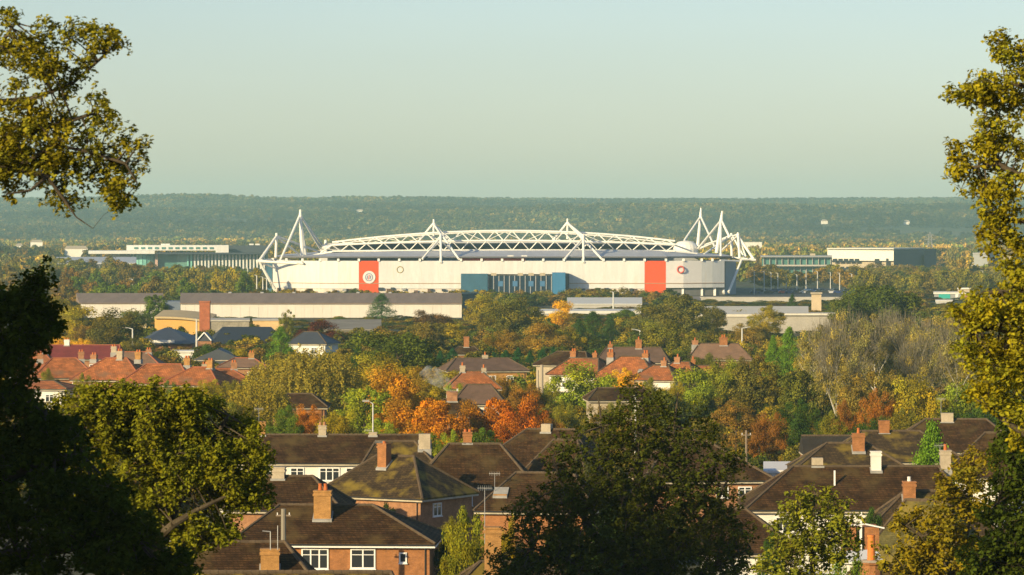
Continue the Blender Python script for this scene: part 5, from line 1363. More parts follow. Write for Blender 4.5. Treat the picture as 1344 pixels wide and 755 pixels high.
# --- garden trees among the near houses
for p_, t_, w_, D_, c_, l_ in ((745, 655, 70, 262, 'dark', 'dark garden bush behind the left side of the large dark tree'), (700, 690, 56, 240, 'dark', 'dark shrub between the two aerial chimneys at bottom centre'), (805, 650, 90, 268, 'dgreen', 'dark green garden bush behind the middle of the large dark tree'),
        (875, 640, 90, 276, 'dark', 'dark garden shrubs below the roof right of the large dark tree'), (940, 655, 60, 268, 'dgreen', 'dark green shrub behind the right edge of the large dark tree'), (1010, 692, 50, 250, 'dgreen', 'dark green shrub in front of the small dark roof'),
        (590, 664, 44, 284, 'olive', 'olive shrub between the mossy corner house and the pale brick wall'), (1170, 672, 40, 272, 'green', 'green shrub under the eave of the long dark roof'), (330, 690, 40, 300, 'dgreen', 'dark shrub behind the large sunlit oak')):
    T('fine', p_, t_, w_, D_, c_, l_, low=0)
T('fine', 618, 655, 92, 232, (.135, .135, .022), 'sunlit yellow-green garden tree in front of the wide pink brick house', base=0, low=0)
T('fine', 662, 655, 36, 240, 'yolive', 'small yellow-green tree touching the brick chimney at bottom centre', base=0, low=0)
T('fine', 512, 655, 56, 285, 'dark', 'dark shrub under the mossy corner house', low=0)
T('fine', 585, 690, 36, 262, 'dark', 'dark bush beside the right wall of the orange brick house', low=0)
T('fine', 1105, 700, 90, 190, (.075, .12, .025), 'green bush tree at the bottom right below the pale-leaved one', low=0)
T('fine', 1148, 660, 60, 262, 'dgreen', 'dark ivy-like shrub against the long dark roof', low=0)
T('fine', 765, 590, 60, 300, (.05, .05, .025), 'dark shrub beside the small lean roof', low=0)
# band of countable trees round the stadium and the business park
bands = [
  (1420, 235, 345, 12, 352, 'belt left of the stadium', ['olive', 'yolive', 'green', (.15, .13, .04)]),
  (1700, 130, 335, 14, 355, 'belt below the teal offices', ['green', 'dgreen', 'olive', 'olive']),
  (1300, 0, 250, 14, 362, 'belt behind the short warehouse', ['brown', 'olive', 'green', (.12, .09, .04)]),
  (1600, 0, 240, 14, 345, 'scattered row on the plain at left', ['brown', 'olive', (.10, .08, .04), 'green']),
  (2000, 0, 200, 12, 336, 'far row left of the teal offices', ['brown', (.12, .10, .05), 'olive']),
  (1750, 985, 1130, 14, 347, 'row behind the car park', ['olive', (.12, .10, .035), (.16, .11, .04)]),
  (1500, 1120, 1344, 18, 352, 'belt right of the dark domed tree', ['olive', (.12, .10, .05), (.10, .09, .04)]),
  (2050, 1130, 1344, 16, 350, 'row near the dark office block', ['olive', (.13, .10, .05), 'brown']),
  (1460, 740, 960, 0, 380, 'x', ['olive']),
  (1080, 1195, 1330, 10, 398, 'row below the white shop building', ['olive', (.13, .11, .05), 'yolive']),
]
ORD = ['leftmost', 'second from left', 'third from left', 'fourth from left', 'fifth from left', 'sixth from left', 'seventh from left', 'eighth from left', 'ninth from left', 'tenth from left', 'eleventh from left', 'twelfth from left', 'thirteenth from left', 'fourteenth from left', 'fifteenth from left', 'sixteenth from left', 'seventeenth from left', 'eighteenth from left']
def ordinal(i, n):
    return 'rightmost' if i == n - 1 else ORD[i] if i < n / 2 or i < 9 else (ORD[n - 1 - i].replace('left', 'right'))
def tone_word(c):
    c = C[c] if isinstance(c, str) else c
    return 'green' if c[0] < c[1] * .95 else 'olive' if c[0] < c[1] * 1.15 else 'golden olive' if c[0] < c[1] * 1.3 and c[0] > .15 else 'brownish'
for D0, p0, p1, n, t0, lab, cs in bands:
    for i in range(n):
        p = p0 + (p1 - p0) * (i + .5 + random.uniform(-.4, .4)) / n; D = D0 * random.uniform(.93, 1.08)
        top = t0 + random.uniform(-4, 9)
        if top > HY + CZ / (K * D) - 9: top = HY + CZ / (K * D) - random.uniform(12, 20)
        c_ = random.choice(cs)
        T('small', p, top, random.uniform(24, 40), D, c_, '%s tree, %s in the %s' % (tone_word(c_), ordinal(i, n), lab), group='trees in the ' + lab, low=.02)

# ------------------------------------------------------------------ foreground oaks built from limbs, twigs and leaf sprays
def oak(name, label, D, trunk, limbs, blobs, leaf, nspray, color, cat='tree', hue=(.5, .5), crad=.42, per=9, pad=.9, seed=1, twigr=.012, group=None, fourth=None):
    """trunk/limbs: polylines of (px, py, dD, radius m); blobs: (px, py, rx, ry, n, dD spread) regions filled with leaf clumps"""
    global RNG
    RNG = np.random.default_rng(seed)
    rng = random.Random(seed)
    tx, ty = X(trunk[0][0], D + trunk[0][2]), D + trunk[0][2]
    gz = float(ground_z(tx, ty))
    org = Vector((tx, ty, gz))
    o = thing(name, label, cat, org, 0, group)
    tm = MB()
    def pw(q): return P(q[0], q[1], D + q[2])
    tp_ = [Vector((tx, ty, gz - .3))] + [pw(q) for q in trunk]
    tm.path(tp_, [trunk[0][3] * 1.25] + [q[3] for q in trunk], 10)
    nodes = []
    for L in limbs:
        pts = [pw(q) for q in L]; tm.path(pts, [q[3] for q in L], 8)
        for i in range(len(pts) - 1):
            for t in (0, .25, .5, .75): nodes.append((pts[i].lerp(pts[i + 1], t), L[i][3] * (1 - t) + L[i + 1][3] * t))
        nodes.append((pts[-1], L[-1][3]))
    for q in trunk[-2:]: nodes.append((pw(q), q[3]))
    tm.build('trunk', M_BARK, o, org)
    clumps = []
    for (bx, by, rx, ry, n, dd) in blobs:
        for _ in range(n):
            for _try in range(8):
                a = rng.uniform(0, 6.283); r = rng.uniform(0, 1) ** .5
                x = bx + rx * r * math.cos(a); y = by + ry * r * math.sin(a)
                z = rng.uniform(-dd, dd)
                p = P(x, y, D + z)
                if all((p - c).length > crad * .75 for c in clumps): break
            clumps.append(p)
    tw = MB(); Pn = []; Nn = []; V = []
    for c in clumps:
        nd = min(nodes, key=lambda n: (n[0] - c).length)
        mid = nd[0].lerp(c, .5) + Vector((rng.uniform(-.15, .15), rng.uniform(-.15, .15), rng.uniform(-.05, .2))) * crad
        r0 = min(nd[1], twigr * 3)
        tw.path([nd[0], mid, c], [r0, r0 * .6, twigr], 4)
        cv, ch = rng.random(), rng.random()
        ns = max(3, int(nspray * rng.uniform(.6, 1.3)))
        rr = crad * rng.uniform(.75, 1.25)
        for s in range(ns):
            d = Vector((rng.gauss(0, 1), rng.gauss(0, 1), rng.gauss(0, .75))); d.normalize()
            e = c + d * rr * rng.random() ** .4
            if s % 3 == 0: tw.tube(c, e, twigr * .7, twigr * .3, 3, False)
            m = rng.randint(per - 3, per + 4)
            base = np.array(e)
            dd_ = RNG.normal(size=(m, 3)); dd_ /= np.linalg.norm(dd_, axis=1, keepdims=True)
            Pn.append(base + dd_ * leaf * RNG.uniform(.35, 1.0, (m, 1)))
            Nn.append(dd_ * .35 + RNG.normal(size=(m, 3)) * .45 + np.array([-.15, -.1, .75]))
            sv = rng.random()
            V.append(np.stack([np.clip(.3 * cv + .3 * sv + .4 * RNG.uniform(0, 1, m), 0, 1), np.clip(hue[0] * ch + hue[1] * RNG.uniform(0, 1, m) ** 2, 0, 1)], 1))
    if tw.v: 
        q = tw.build('twigs', M_BARK, o, org); q['kind'] = 'stuff'
    Pn = np.concatenate(Pn) - np.array(org); Nn = np.concatenate(Nn); V = np.concatenate(V)
    me = leaf_mesh('foliage', Pn, Nn, leaf * RNG.uniform(.6, 1.25, len(Pn)), V, M_LEAF, aspect=.6, fold=.3)
    f = inst('foliage', me, o); f.color = (*color, 1); f['kind'] = 'stuff'
    return o

# upper left oak bough
oak('oak_tree', 'leafy oak bough hanging in from the upper left against the sky', 50,
    [(-230, 1100, 0, .55), (-215, 500, 0, .48), (-190, 250, 0, .40), (-160, 60, 0, .25), (-120, -80, 1, .12)],
    [[(-190, 250, 0, .20), (-60, 232, -.3, .08), (20, 222, -.4, .04), (62, 232, -.4, .03), (84, 262, -.4, .02), (100, 285, -.4, .010), (122, 300, -.4, .004)],
     [(-160, 60, 0, .16), (-40, 140, .4, .07), (40, 130, .5, .035), (95, 110, .5, .02), (140, 70, .3, .02)],
     [(20, 222, -.4, .035), (70, 190, -.3, .025), (120, 200, -.3, .018), (165, 215, -.4, .02), (180, 240, -.4, .01)],
     [(-60, 232, -.3, .07), (10, 180, 0, .05), (70, 165, 0, .04), (120, 150, 0, .02)],
     [(-40, 140, .4, .05), (0, 60, .4, .03), (20, 30, .4, .02)],
     [(62, 232, -.4, .028), (40, 250, -.6, .018), (8, 255, -.8, .01)]],
    [(5, 40, 16, 34, 5, .5), (62, 55, 28, 20, 5, .5), (112, 52, 38, 20, 8, .5), (140, 68, 20, 14, 3, .4), (30, 85, 36, 34, 9, .7), (88, 95, 42, 26, 10, .6), (25, 150, 44, 34, 10, .8), (85, 150, 46, 26, 10, .7),
     (122, 165, 22, 22, 5, .5), (60, 200, 60, 22, 9, .6), (15, 200, 34, 20, 5, .6), (165, 205, 26, 26, 8, .5), (130, 235, 34, 22, 6, .5), (160, 255, 14, 20, 4, .4), (100, 232, 24, 14, 3, .4), (10, 245, 20, 10, 3, .4), (85, 258, 20, 14, 4, .3), (45, 225, 50, 14, 9, .5), (5, 215, 30, 14, 5, .5), (40, 175, 50, 16, 9, .6), (-10, 180, 20, 30, 5, .6), (100, 215, 40, 14, 6, .4), (-20, 120, 30, 60, 6, .8)],
    .078, 15, (.125, .120, .024), hue=(.6, .7), crad=.20, per=7, seed=3, twigr=.006)
# upper right oak
oak('oak_tree', 'golden-green oak hanging in at the right edge from the sky down to the roofs', 62,
    [(1470, 1000, 0, .5), (1455, 620, 0, .42), (1440, 380, 0, .34), (1430, 150, 0, .2), (1420, 20, 0, .1)],
    [[(1440, 380, 0, .16), (1390, 270, 0, .10), (1345, 235, -.2, .06), (1310, 215, -.2, .04), (1275, 220, 0, .02)],
     [(1430, 150, 0, .10), (1380, 120, 0, .07), (1330, 110, 0, .04), (1290, 120, 0, .025), (1250, 122, 0, .012)],
     [(1440, 380, 0, .12), (1390, 330, 0, .08), (1345, 290, 0, .05), (1318, 290, 0, .03), (1300, 320, 0, .02)],
     [(1430, 150, 0, .08), (1390, 60, 0, .05), (1350, 70, 0, .02)],
     [(1455, 620, 0, .14), (1400, 500, 0, .10), (1350, 440, 0, .07), (1300, 430, 0, .04), (1275, 440, 0, .02)],
     [(1455, 620, 0, .12), (1400, 420, 0, .08), (1340, 380, 0, .05), (1290, 385, 0, .03)],
     [(1455, 620, 0, .14), (1400, 600, 0, .10), (1330, 560, 0, .05), (1300, 540, 0, .03)]],
    [(1325, 75, 26, 30, 9, .5), (1285, 118, 34, 14, 9, .5), (1250, 122, 12, 5, 2, .3), (1300, 125, 22, 18, 6, .5), (1345, 120, 25, 40, 9, .6), (1315, 165, 28, 24, 10, .6), (1300, 200, 20, 20, 6, .5), (1345, 190, 20, 40, 8, .6), (1258, 210, 8, 22, 5, .3), (1265, 245, 7, 7, 1, .3),
     (1300, 235, 22, 18, 7, .5), (1310, 270, 22, 22, 8, .5), (1300, 305, 16, 26, 8, .5), (1340, 320, 8, 10, 2, .4), (1335, 350, 22, 26, 8, .6), (1330, 400, 30, 36, 16, .9), (1285, 405, 34, 26, 12, .8), (1300, 455, 40, 36, 18, 1.0), (1340, 480, 20, 50, 12, .9), (1305, 510, 34, 32, 14, 1.0), (1338, 560, 14, 30, 6, 1.2)],
    .095, 17, (.150, .145, .022), hue=(.7, .7), crad=.23, per=7, seed=5, twigr=.007)
# left dark oak
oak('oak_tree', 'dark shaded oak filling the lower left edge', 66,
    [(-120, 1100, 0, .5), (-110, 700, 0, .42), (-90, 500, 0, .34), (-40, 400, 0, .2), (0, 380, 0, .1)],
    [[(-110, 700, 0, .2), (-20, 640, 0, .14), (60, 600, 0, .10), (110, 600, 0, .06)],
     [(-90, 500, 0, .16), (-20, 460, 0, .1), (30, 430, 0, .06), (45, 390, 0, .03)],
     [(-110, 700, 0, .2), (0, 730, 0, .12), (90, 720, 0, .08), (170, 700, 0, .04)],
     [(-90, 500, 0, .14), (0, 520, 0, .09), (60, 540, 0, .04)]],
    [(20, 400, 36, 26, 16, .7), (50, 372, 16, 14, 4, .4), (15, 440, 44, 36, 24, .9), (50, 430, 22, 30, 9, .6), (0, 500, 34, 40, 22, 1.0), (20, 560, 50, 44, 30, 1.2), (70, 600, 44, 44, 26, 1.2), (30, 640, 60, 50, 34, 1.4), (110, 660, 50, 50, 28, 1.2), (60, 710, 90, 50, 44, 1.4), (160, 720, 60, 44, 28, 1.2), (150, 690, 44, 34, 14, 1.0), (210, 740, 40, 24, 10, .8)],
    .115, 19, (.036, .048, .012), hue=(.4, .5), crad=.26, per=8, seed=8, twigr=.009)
# lit oak left of centre
oak('oak_tree', 'large sunlit olive-green oak left of centre in front of the roofs', 88,
    [(150, 1000, 0, .5), (160, 800, 0, .4), (190, 720, 0, .3), (215, 690, 0, .22)],
    [[(190, 720, 0, .14), (228, 688, -.9, .09), (262, 668, -.9, .06), (300, 650, -.8, .03), (330, 640, -.6, .015)],
     [(160, 800, 0, .2), (130, 680, 0, .14), (110, 600, 0, .09), (110, 550, 0, .05)],
     [(215, 690, 0, .18), (210, 620, 0, .12), (200, 560, 0, .08), (195, 520, 0, .04)],
     [(215, 690, 0, .16), (255, 620, 0, .09), (285, 570, 0, .06), (300, 545, 0, .03)],
     ],
    [(105, 540, 34, 26, 12, 1.0), (150, 522, 40, 20, 12, 1.0), (205, 528, 44, 24, 16, 1.2), (255, 545, 36, 26, 14, 1.0), (120, 580, 40, 34, 18, 1.2), (180, 575, 44, 34, 20, 1.4), (245, 590, 50, 34, 24, 1.4), (305, 585, 34, 34, 16, 1.0), (335, 612, 18, 24, 6, .6),
     (150, 630, 44, 34, 16, 1.3), (215, 635, 44, 22, 14, 1.3), (285, 632, 44, 28, 18, 1.2), (320, 650, 24, 20, 6, .7), (230, 705, 34, 14, 8, .9), (270, 695, 34, 22, 10, .9), (215, 740, 44, 30, 14, 1.0), (190, 665, 30, 20, 7, 1.0)],
    .115, 30, (.105, .110, .018), hue=(.5, .5), crad=.36, per=8, seed=12, twigr=.01)
# dark brownish tree bottom centre
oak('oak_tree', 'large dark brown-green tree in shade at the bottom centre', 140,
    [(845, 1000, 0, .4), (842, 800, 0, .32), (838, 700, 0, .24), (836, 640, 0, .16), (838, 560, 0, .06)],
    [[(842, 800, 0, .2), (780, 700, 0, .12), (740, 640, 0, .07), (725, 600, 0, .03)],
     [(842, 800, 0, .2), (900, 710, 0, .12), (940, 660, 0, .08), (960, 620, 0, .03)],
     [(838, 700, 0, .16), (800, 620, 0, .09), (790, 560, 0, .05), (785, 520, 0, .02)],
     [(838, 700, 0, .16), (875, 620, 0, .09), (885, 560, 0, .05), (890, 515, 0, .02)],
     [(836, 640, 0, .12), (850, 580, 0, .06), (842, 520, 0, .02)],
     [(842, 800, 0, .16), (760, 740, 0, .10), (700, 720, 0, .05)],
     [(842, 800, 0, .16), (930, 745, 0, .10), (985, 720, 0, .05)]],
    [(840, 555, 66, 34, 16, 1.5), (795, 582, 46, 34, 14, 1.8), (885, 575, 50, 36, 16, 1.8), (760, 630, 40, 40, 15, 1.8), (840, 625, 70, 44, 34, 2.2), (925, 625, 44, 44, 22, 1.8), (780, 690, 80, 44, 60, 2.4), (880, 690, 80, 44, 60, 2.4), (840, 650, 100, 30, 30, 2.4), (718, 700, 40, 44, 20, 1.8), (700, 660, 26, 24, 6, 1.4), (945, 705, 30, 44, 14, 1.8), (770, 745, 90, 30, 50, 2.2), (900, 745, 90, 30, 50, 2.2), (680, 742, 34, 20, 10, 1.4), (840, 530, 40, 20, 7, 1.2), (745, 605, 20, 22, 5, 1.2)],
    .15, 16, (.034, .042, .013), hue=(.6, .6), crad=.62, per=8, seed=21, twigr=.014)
# pale-leaved small tree bottom right
oak('apple_tree', 'small pale yellow-green leafed tree in front of the white wall at right', 126,
    [(1070, 1000, 0, .16), (1068, 800, 0, .12), (1066, 730, 0, .09)],
    [[(1066, 730, 0, .08), (1050, 690, 0, .05), (1045, 650, 0, .03)], [(1066, 730, 0, .08), (1090, 690, 0, .05), (1100, 670, 0, .03)], [(1066, 730, 0, .07), (1068, 680, 0, .04), (1070, 640, 0, .02)], [(1066, 760, 0, .07), (1035, 740, 0, .04), (1020, 720, 0, .02)]],
    [(1072, 655, 22, 20, 6, .6), (1050, 672, 28, 20, 9, .8), (1085, 680, 32, 22, 12, .9), (1035, 700, 26, 26, 9, .8), (1070, 712, 44, 24, 16, 1.0), (1100, 715, 22, 26, 7, .8), (1040, 740, 40, 22, 14, .8)],
    .17, 13, (.115, .125, .028), hue=(.4, .6), crad=.5, per=6, seed=25, twigr=.012)
# lit autumn tree bottom right
oak('cherry_tree', 'yellowing sunlit tree in the bottom right corner', 110,
    [(1260, 1000, 0, .3), (1258, 820, 0, .24), (1255, 760, 0, .16)],
    [[(1255, 760, 0, .12), (1220, 710, 0, .08), (1190, 690, 0, .04)], [(1255, 760, 0, .12), (1270, 690, 0, .08), (1275, 640, 0, .04)], [(1255, 780, 0, .1), (1190, 750, 0, .05)], [(1255, 780, 0, .12), (1310, 700, 0, .08), (1320, 660, 0, .04)]],
    [(1195, 700, 30, 22, 10, .8), (1235, 690, 34, 26, 13, .9), (1262, 650, 30, 28, 12, .9), (1285, 620, 26, 22, 8, .8), (1200, 740, 44, 22, 16, .9), (1255, 730, 50, 34, 22, 1.1), (1285, 660, 22, 26, 7, 1.0)],
    .16, 14, (.125, .110, .022), hue=(.9, .8), crad=.42, per=7, seed=27, twigr=.01)
oak('oak_tree', 'dark leaf mass, shade painted into its colour, under the right-hand oak', 80,
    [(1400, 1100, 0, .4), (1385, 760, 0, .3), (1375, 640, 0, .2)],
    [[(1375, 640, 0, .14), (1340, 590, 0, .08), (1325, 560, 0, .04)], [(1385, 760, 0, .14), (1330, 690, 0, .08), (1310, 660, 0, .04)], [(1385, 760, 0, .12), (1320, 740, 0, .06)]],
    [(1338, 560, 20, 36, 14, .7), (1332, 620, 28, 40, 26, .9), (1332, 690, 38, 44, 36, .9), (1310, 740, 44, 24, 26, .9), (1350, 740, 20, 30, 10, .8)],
    .12, 17, (.036, .05, .013), hue=(.3, .4), crad=.34, per=8, seed=29, twigr=.01)  # leaf colour kept very dark to stand in for shade
# unseen oaks added on the slope outside the frame, placed to shade the foreground
def shading_tree(x, y, H, w, label, z0=None, kind='round'):
    gz = float(ground_z(x, y)) if z0 is None else z0
    o = thing('oak_tree', label, 'tree', (x, y, gz), random.uniform(0, 6), 'oaks added out of view to shade the foreground')
    cr = inst('crown', random.choice(CR[kind]), o, (0, 0, H * .58), 0, (w, w, H * .44)); cr.color = (*C['olive'], 1)
    inst('trunk', random.choice(TR), o, (0, 0, H * .5), 0, (w * .8, w * .8, H * .5))
for x, y, H, w in ((-14.2, 57, 16.5, 5.0), (-20, 50, 14, 5.5), (-19, 62, 11, 5), (-25, 99, 22, 6), (-33, 99, 23, 7), (-40, 97, 24, 7.5), (-22, 110, 19, 5), (-29, 112, 21, 6), (-24, 76, 9.5, 5), (-17, 42, 8.5, 4)):
    shading_tree(x, y, H, w, 'unseen oak added for shade left of the viewpoint, %d metres out' % y)

# ------------------------------------------------------------------ far woodland
def far_woodland():
    rng = np.random.default_rng(5)
    pts = []; sc = []; tn = []
    def add(x, y, s, h, c):
        z = ground_z(x, y)
        pts.append(np.stack([x, y, z], 1)); sc.append(np.stack([s, s, h], 1)); tn.append(c)
    def tones(n, pal, x, y, sc_=1.0):
        base = np.array([pal[i] for i in rng.integers(0, len(pal), n)])
        patch = (np.sin(x / 130 + 1.3) * np.sin(y / 210) + np.sin(x / 57 + y / 90) + np.sin(x / 230 - y / 500)) * .24
        f = np.clip(1 + patch * 1.35, .3, 2) * rng.uniform(.6, 1.4, n)
        return np.clip(base * f[:, None] * sc_, .01, .6)
    bands_ = [(1900, 2600, 15, 5.0, 12), (2600, 3600, 14, 6.0, 13), (3600, 4900, 16, 7.0, 14), (4900, 6400, 16, 8.0, 14), (6400, 9400, 18, 10.0, 15)]
    for D0, D1, sp, r, h in bands_:
        area = .165 * (D1 ** 2 - D0 ** 2); n = int(area / sp ** 2)
        y = np.sqrt(rng.uniform(D0 ** 2, D1 ** 2, n)); x = rng.uniform(-.165, .165, n) * y
        px = x / (K * y) + 672
        keep = np.ones(n, bool)
        cl = np.sin(x / 90 + y / 160) + np.sin(x / 41 - y / 75 + 2)
        if D0 < 4900: keep &= cl > -.9
        if D0 < 3600: keep &= cl > -.5
        if D0 >= 4900: keep &= (np.sin(x / 170 + 1) * np.sin(y / 240 + x / 500) < .72) | (y > 8300)
        # clearings around the office blocks and the stadium
        keep &= ~((y < 2700) & (px > 70) & (px < 375))
        keep &= ~((y < 2560) & (px > 985) & (px < 1250))
        keep &= ~((y < 2560) & (px > 1250) & (y > 2150) & (px < 1345))
        keep &= ~((y < 2650) & (px > 330) & (px < 1000) & (rng.uniform(0, 1, n) < .35))
        for hp, hw_, hd in FARH: keep &= ~((np.abs(px - hp) < hw_) & (y < hd + 30) & (y > hd - 500))
        x, y = x[keep], y[keep]; n = len(x)
        if D0 < 2600: pal = [(.09, .08, .04), (.12, .10, .035), (.07, .08, .03), (.15, .11, .04)]
        elif D0 < 4900: pal = [(.085, .085, .04), (.12, .10, .04), (.06, .075, .03), (.16, .11, .045), (.19, .13, .05)]
        else: pal = [(.036, .040, .038), (.050, .048, .040), (.045, .050, .040), (.085, .068, .045), (.026, .034, .032)]
        add(x, y, r * rng.uniform(.7, 1.3, n), h * .5 * rng.uniform(.6, 1.25, n), tones(n, pal, x, y))
    pts = np.concatenate(pts); sc = np.concatenate(sc); tn = np.concatenate(tn)
    n = len(pts); print('far trees', n)
    pts[:, 2] += sc[:, 2] * .85
    me = bpy.data.meshes.new('woodland'); me.vertices.add(n); me.vertices.foreach_set('co', pts.ravel())
    a = me.attributes.new('size3', 'FLOAT_VECTOR', 'POINT'); a.data.foreach_set('vector', sc.ravel())
    a = me.attributes.new('tone', 'FLOAT_COLOR', 'POINT'); a.data.foreach_set('color', np.concatenate([tn, np.ones((n, 1))], 1).ravel())
    a = me.attributes.new('spin', 'FLOAT', 'POINT'); a.data.foreach_set('value', rng.uniform(0, 6.28, n))
    o = bpy.data.objects.new('woodland', me); col.objects.link(o); o['kind'] = 'stuff'; o['label'] = 'far hazy woodland covering the plain and the hills up to the skyline'
    # crown shapes for the scattering, a low leaf count each
    sh = [crown_round(31, 420, .30, 14, .45), crown_round(32, 420, .30, 18, .42), crown_round(33, 400, .30, 10, .5)]
    g = bpy.data.node_groups.new('scatter_crowns', 'GeometryNodeTree')
    g.interface.new_socket('Geometry', in_out='INPUT', socket_type='NodeSocketGeometry'); g.interface.new_socket('Geometry', in_out='OUTPUT', socket_type='NodeSocketGeometry')
    N = g.nodes; L = g.links
    gi = N.new('NodeGroupInput'); go = N.new('NodeGroupOutput')
    src = []
    return o, me, g, sh
wood, wood_me, wg, shapes = far_woodland()
def finish_woodland():
    """three real trees of the plain lend their crown mesh to the scattering"""
    N = wg.nodes; L = wg.links
    gi = [n for n in N if n.type == 'GROUP_INPUT'][0]; go = [n for n in N if n.type == 'GROUP_OUTPUT'][0]
    join = N.new('GeometryNodeGeometryToInstance')
    for i, me in enumerate(shapes):
        p, D = (62, 215, 1180)[i], (2450, 2900, 2700)[i]
        gz = 0; H = 14; w = 6.5
        o = thing('broadleaf_tree', ('lone brownish tree on the far plain left of the grey shed', 'round tree on the far plain behind the teal offices', 'round tree on the far plain beside the dark office block')[i], 'tree', (X(p, D), D, gz))
        c = inst('crown', me, o, (0, 0, 7.5), 0, (w, w, 6.5)); c.color = (.08, .08, .035, 1)
        inst('trunk', TR[i], o, (0, 0, 7), 0, (w * .7, w * .7, 7))
        oi = N.new('GeometryNodeObjectInfo'); oi.inputs['Object'].default_value = c; oi.transform_space = 'ORIGINAL'
        sm = N.new('GeometryNodeSetMaterial'); sm.inputs['Material'].default_value = M_FAR
        L.new(oi.outputs['Geometry'], sm.inputs['Geometry']); L.new(sm.outputs[0], join.inputs[0])
    ip = N.new('GeometryNodeInstanceOnPoints'); L.new(gi.outputs[0], ip.inputs['Points']); L.new(join.outputs[0], ip.inputs['Instance'])
    ip.inputs['Pick Instance'].default_value = True
    a = N.new('GeometryNodeInputNamedAttribute'); a.data_type = 'FLOAT_VECTOR'; a.inputs['Name'].default_value = 'size3'; L.new(a.outputs['Attribute'], ip.inputs['Scale'])
    b = N.new('GeometryNodeInputNamedAttribute'); b.data_type = 'FLOAT'; b.inputs['Name'].default_value = 'spin'
    cx = N.new('ShaderNodeCombineXYZ'); L.new(b.outputs['Attribute'], cx.inputs['Z']); L.new(cx.outputs[0], ip.inputs['Rotation'])
    mp = N.new('GeometryNodeInputNamedAttribute') 
    L.new(ip.outputs[0], go.inputs[0])
    md = wood.modifiers.new('scatter', 'NODES'); md.node_group = wg
finish_woodland()
def undergrowth():
    rng = np.random.default_rng(9)
    P_, S_, T_ = [], [], []
    for D0, D1, sp, r, h in ((345, 560, 5.0, 2.1, 3.4), (560, 900, 7.0, 3.2, 4.6), (900, 1480, 9.0, 4.2, 5.0), (1580, 2100, 13.0, 5.0, 7.0)):
        n = int(.16 * (D1 ** 2 - D0 ** 2) / sp ** 2)
        y = np.sqrt(rng.uniform(D0 ** 2, D1 ** 2, n)); x = rng.uniform(-.16, .16, n) * y
        px = x / (K * y) + 672
        keep = np.ones(n, bool)
        for ox, oy, orr in OCC: keep &= (x - ox) ** 2 + (y - oy) ** 2 > (orr + r) ** 2
        keep &= ~((y > 1105) & (y < 1172) & (px > 90) & (px < 640))
        keep &= ~((y > 1385) & (px > 330) & (px < 1140))
        keep &= ~((y > 935) & (y < 980) & (px > 190) & (px < 290))
        low = ((y > 880) & (y < 1105) & (px < 640)) | ((y > 1000) & (y < 1300) & (px > 690) & (px < 870)) | ((y > 1050) & (y < 1450) & (px > 1210)) | ((y > 800) & (y < 990) & (px > 930) & (px < 1095)) | ((y > 1040) & (y < 1390) & (px > 880) & (px < 1125))
        x, y = x[keep], y[keep]; low = low[keep]; n = len(x)
        pal = np.array([(.05, .065, .02), (.085, .08, .025), (.12, .10, .025), (.04, .055, .018), (.11, .075, .03), (.15, .12, .02)])
        t = pal[rng.integers(0, len(pal), n)] * rng.uniform(.7, 1.25, (n, 1))
        s = r * rng.uniform(.6, 1.3, n); hh = h * .5 * rng.uniform(.6, 1.3, n) * np.where(low, .3, 1)
        P_.append(np.stack([x, y, hh * .8], 1)); S_.append(np.stack([s, s, hh], 1)); T_.append(t)
    P_, S_, T_ = map(np.concatenate, (P_, S_, T_)); n = len(P_); print('shrubs', n)
    me = bpy.data.meshes.new('garden_shrubbery'); me.vertices.add(n); me.vertices.foreach_set('co', P_.ravel())
    a = me.attributes.new('size3', 'FLOAT_VECTOR', 'POINT'); a.data.foreach_set('vector', S_.ravel())
    a = me.attributes.new('tone', 'FLOAT_COLOR', 'POINT'); a.data.foreach_set('color', np.concatenate([T_, np.ones((n, 1))], 1).ravel())
    a = me.attributes.new('spin', 'FLOAT', 'POINT'); a.data.foreach_set('value', rng.uniform(0, 6.28, n))
    o = bpy.data.objects.new('garden_shrubbery', me); col.objects.link(o); o['kind'] = 'stuff'; o['label'] = 'hedges and garden shrubs filling the ground between houses and trees'
    g = wg.copy(); g.name = 'scatter_shrubs'
    src = [c for c in bpy.data.objects if c.name.startswith('crown') and c.data in (CR['small'])]
    seen = {}
    for c in src: seen.setdefault(c.data.name, c)
    ois = [n_ for n_ in g.nodes if n_.type == 'OBJECT_INFO']
    for n_, c in zip(ois, seen.values()): n_.inputs['Object'].default_value = c
    md = o.modifiers.new('scatter', 'NODES'); md.node_group = g
undergrowth()

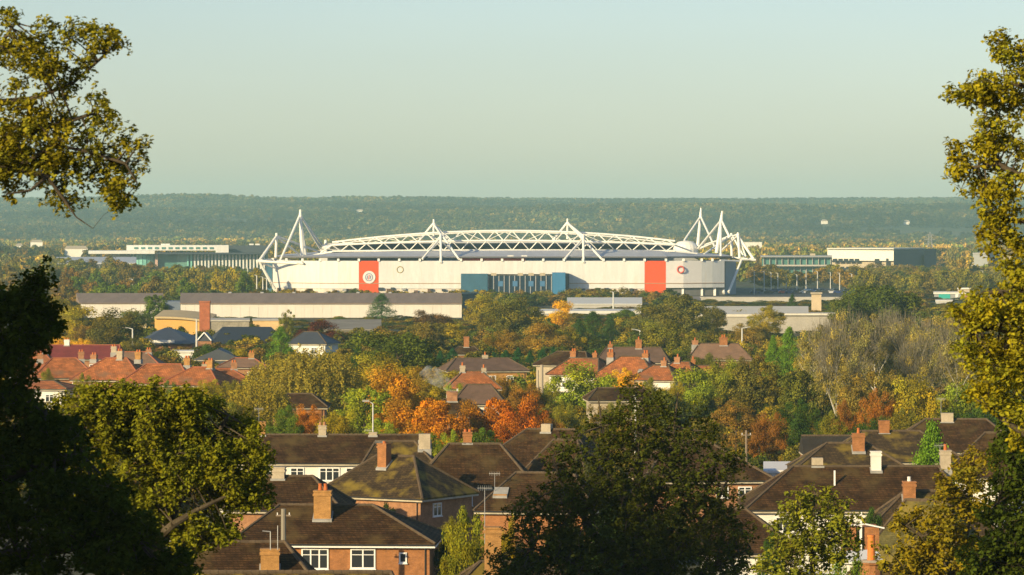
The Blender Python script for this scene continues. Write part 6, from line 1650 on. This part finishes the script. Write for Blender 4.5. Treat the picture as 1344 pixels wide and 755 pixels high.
# ------------------------------------------------------------------ smoke and haze
def smoke():
    m, t, out = nt('wood_smoke')
    pv = t.nodes.new("ShaderNodeVolumePrincipled"); pv.inputs['Color'].default_value = (.8, .82, .85, 1)
    tc = t.nodes.new("ShaderNodeTexCoord"); n = t.nodes.new("ShaderNodeTexNoise"); n.inputs['Scale'].default_value = .9; n.inputs['Detail'].default_value = 4
    t.links.new(tc.outputs['Object'], n.inputs['Vector'])
    mr = t.nodes.new("ShaderNodeMapRange"); mr.inputs[1].default_value = .44; mr.inputs[2].default_value = .75; mr.inputs[3].default_value = 0; mr.inputs[4].default_value = .7
    t.links.new(n.outputs[0], mr.inputs[0]); t.links.new(mr.outputs[0], pv.inputs['Density']); t.links.new(pv.outputs[0], out.inputs['Volume'])
    D = 452; pts = [(599, 514, .25), (594, 511, .5), (587, 506, .8), (579, 500, 1.0), (570, 494, 1.2), (562, 489, 1.2), (555, 485, .8)]
    mb = MB()
    P0 = [(P(a, b, D), r) for a, b, r in pts]
    org = P0[0][0]
    n_ = 10; vs = []; fs = []
    for k, (p, r) in enumerate(P0):
        for i in range(n_):
            a = 2 * math.pi * i / n_
            vs.append((p.x - org.x + r * .7 * math.cos(a), p.y - org.y + r * math.sin(a), p.z - org.z + r * .7 * math.cos(a)))
    for k in range(len(P0) - 1): fs += [(k * n_ + i, k * n_ + (i + 1) % n_, (k + 1) * n_ + (i + 1) % n_, (k + 1) * n_ + i) for i in range(n_)]
    fs += [tuple(range(n_ - 1, -1, -1)), tuple(range((len(P0) - 1) * n_, len(P0) * n_))]
    o = mb.add(vs, fs).build('chimney_smoke', m); o.location = org
    o['kind'] = 'stuff'; o['label'] = 'thin pale blue smoke drifting left from the pinkish chimney'
smoke()
def haze():
    m, t, out = nt('haze')
    pv = t.nodes.new("ShaderNodeVolumePrincipled")
    pv.inputs['Color'].default_value = (.58, .95, 1.0, 1)
    pv.inputs['Density'].default_value = HAZE
    pv.inputs['Anisotropy'].default_value = 0.0
    t.links.new(pv.outputs[0], out.inputs['Volume'])
    o = MB().box(-6100, 6100, -460, 11600, -1.5, 165).build('haze', m)
    o['kind'] = 'stuff'
HAZE = 8.4e-5
haze()
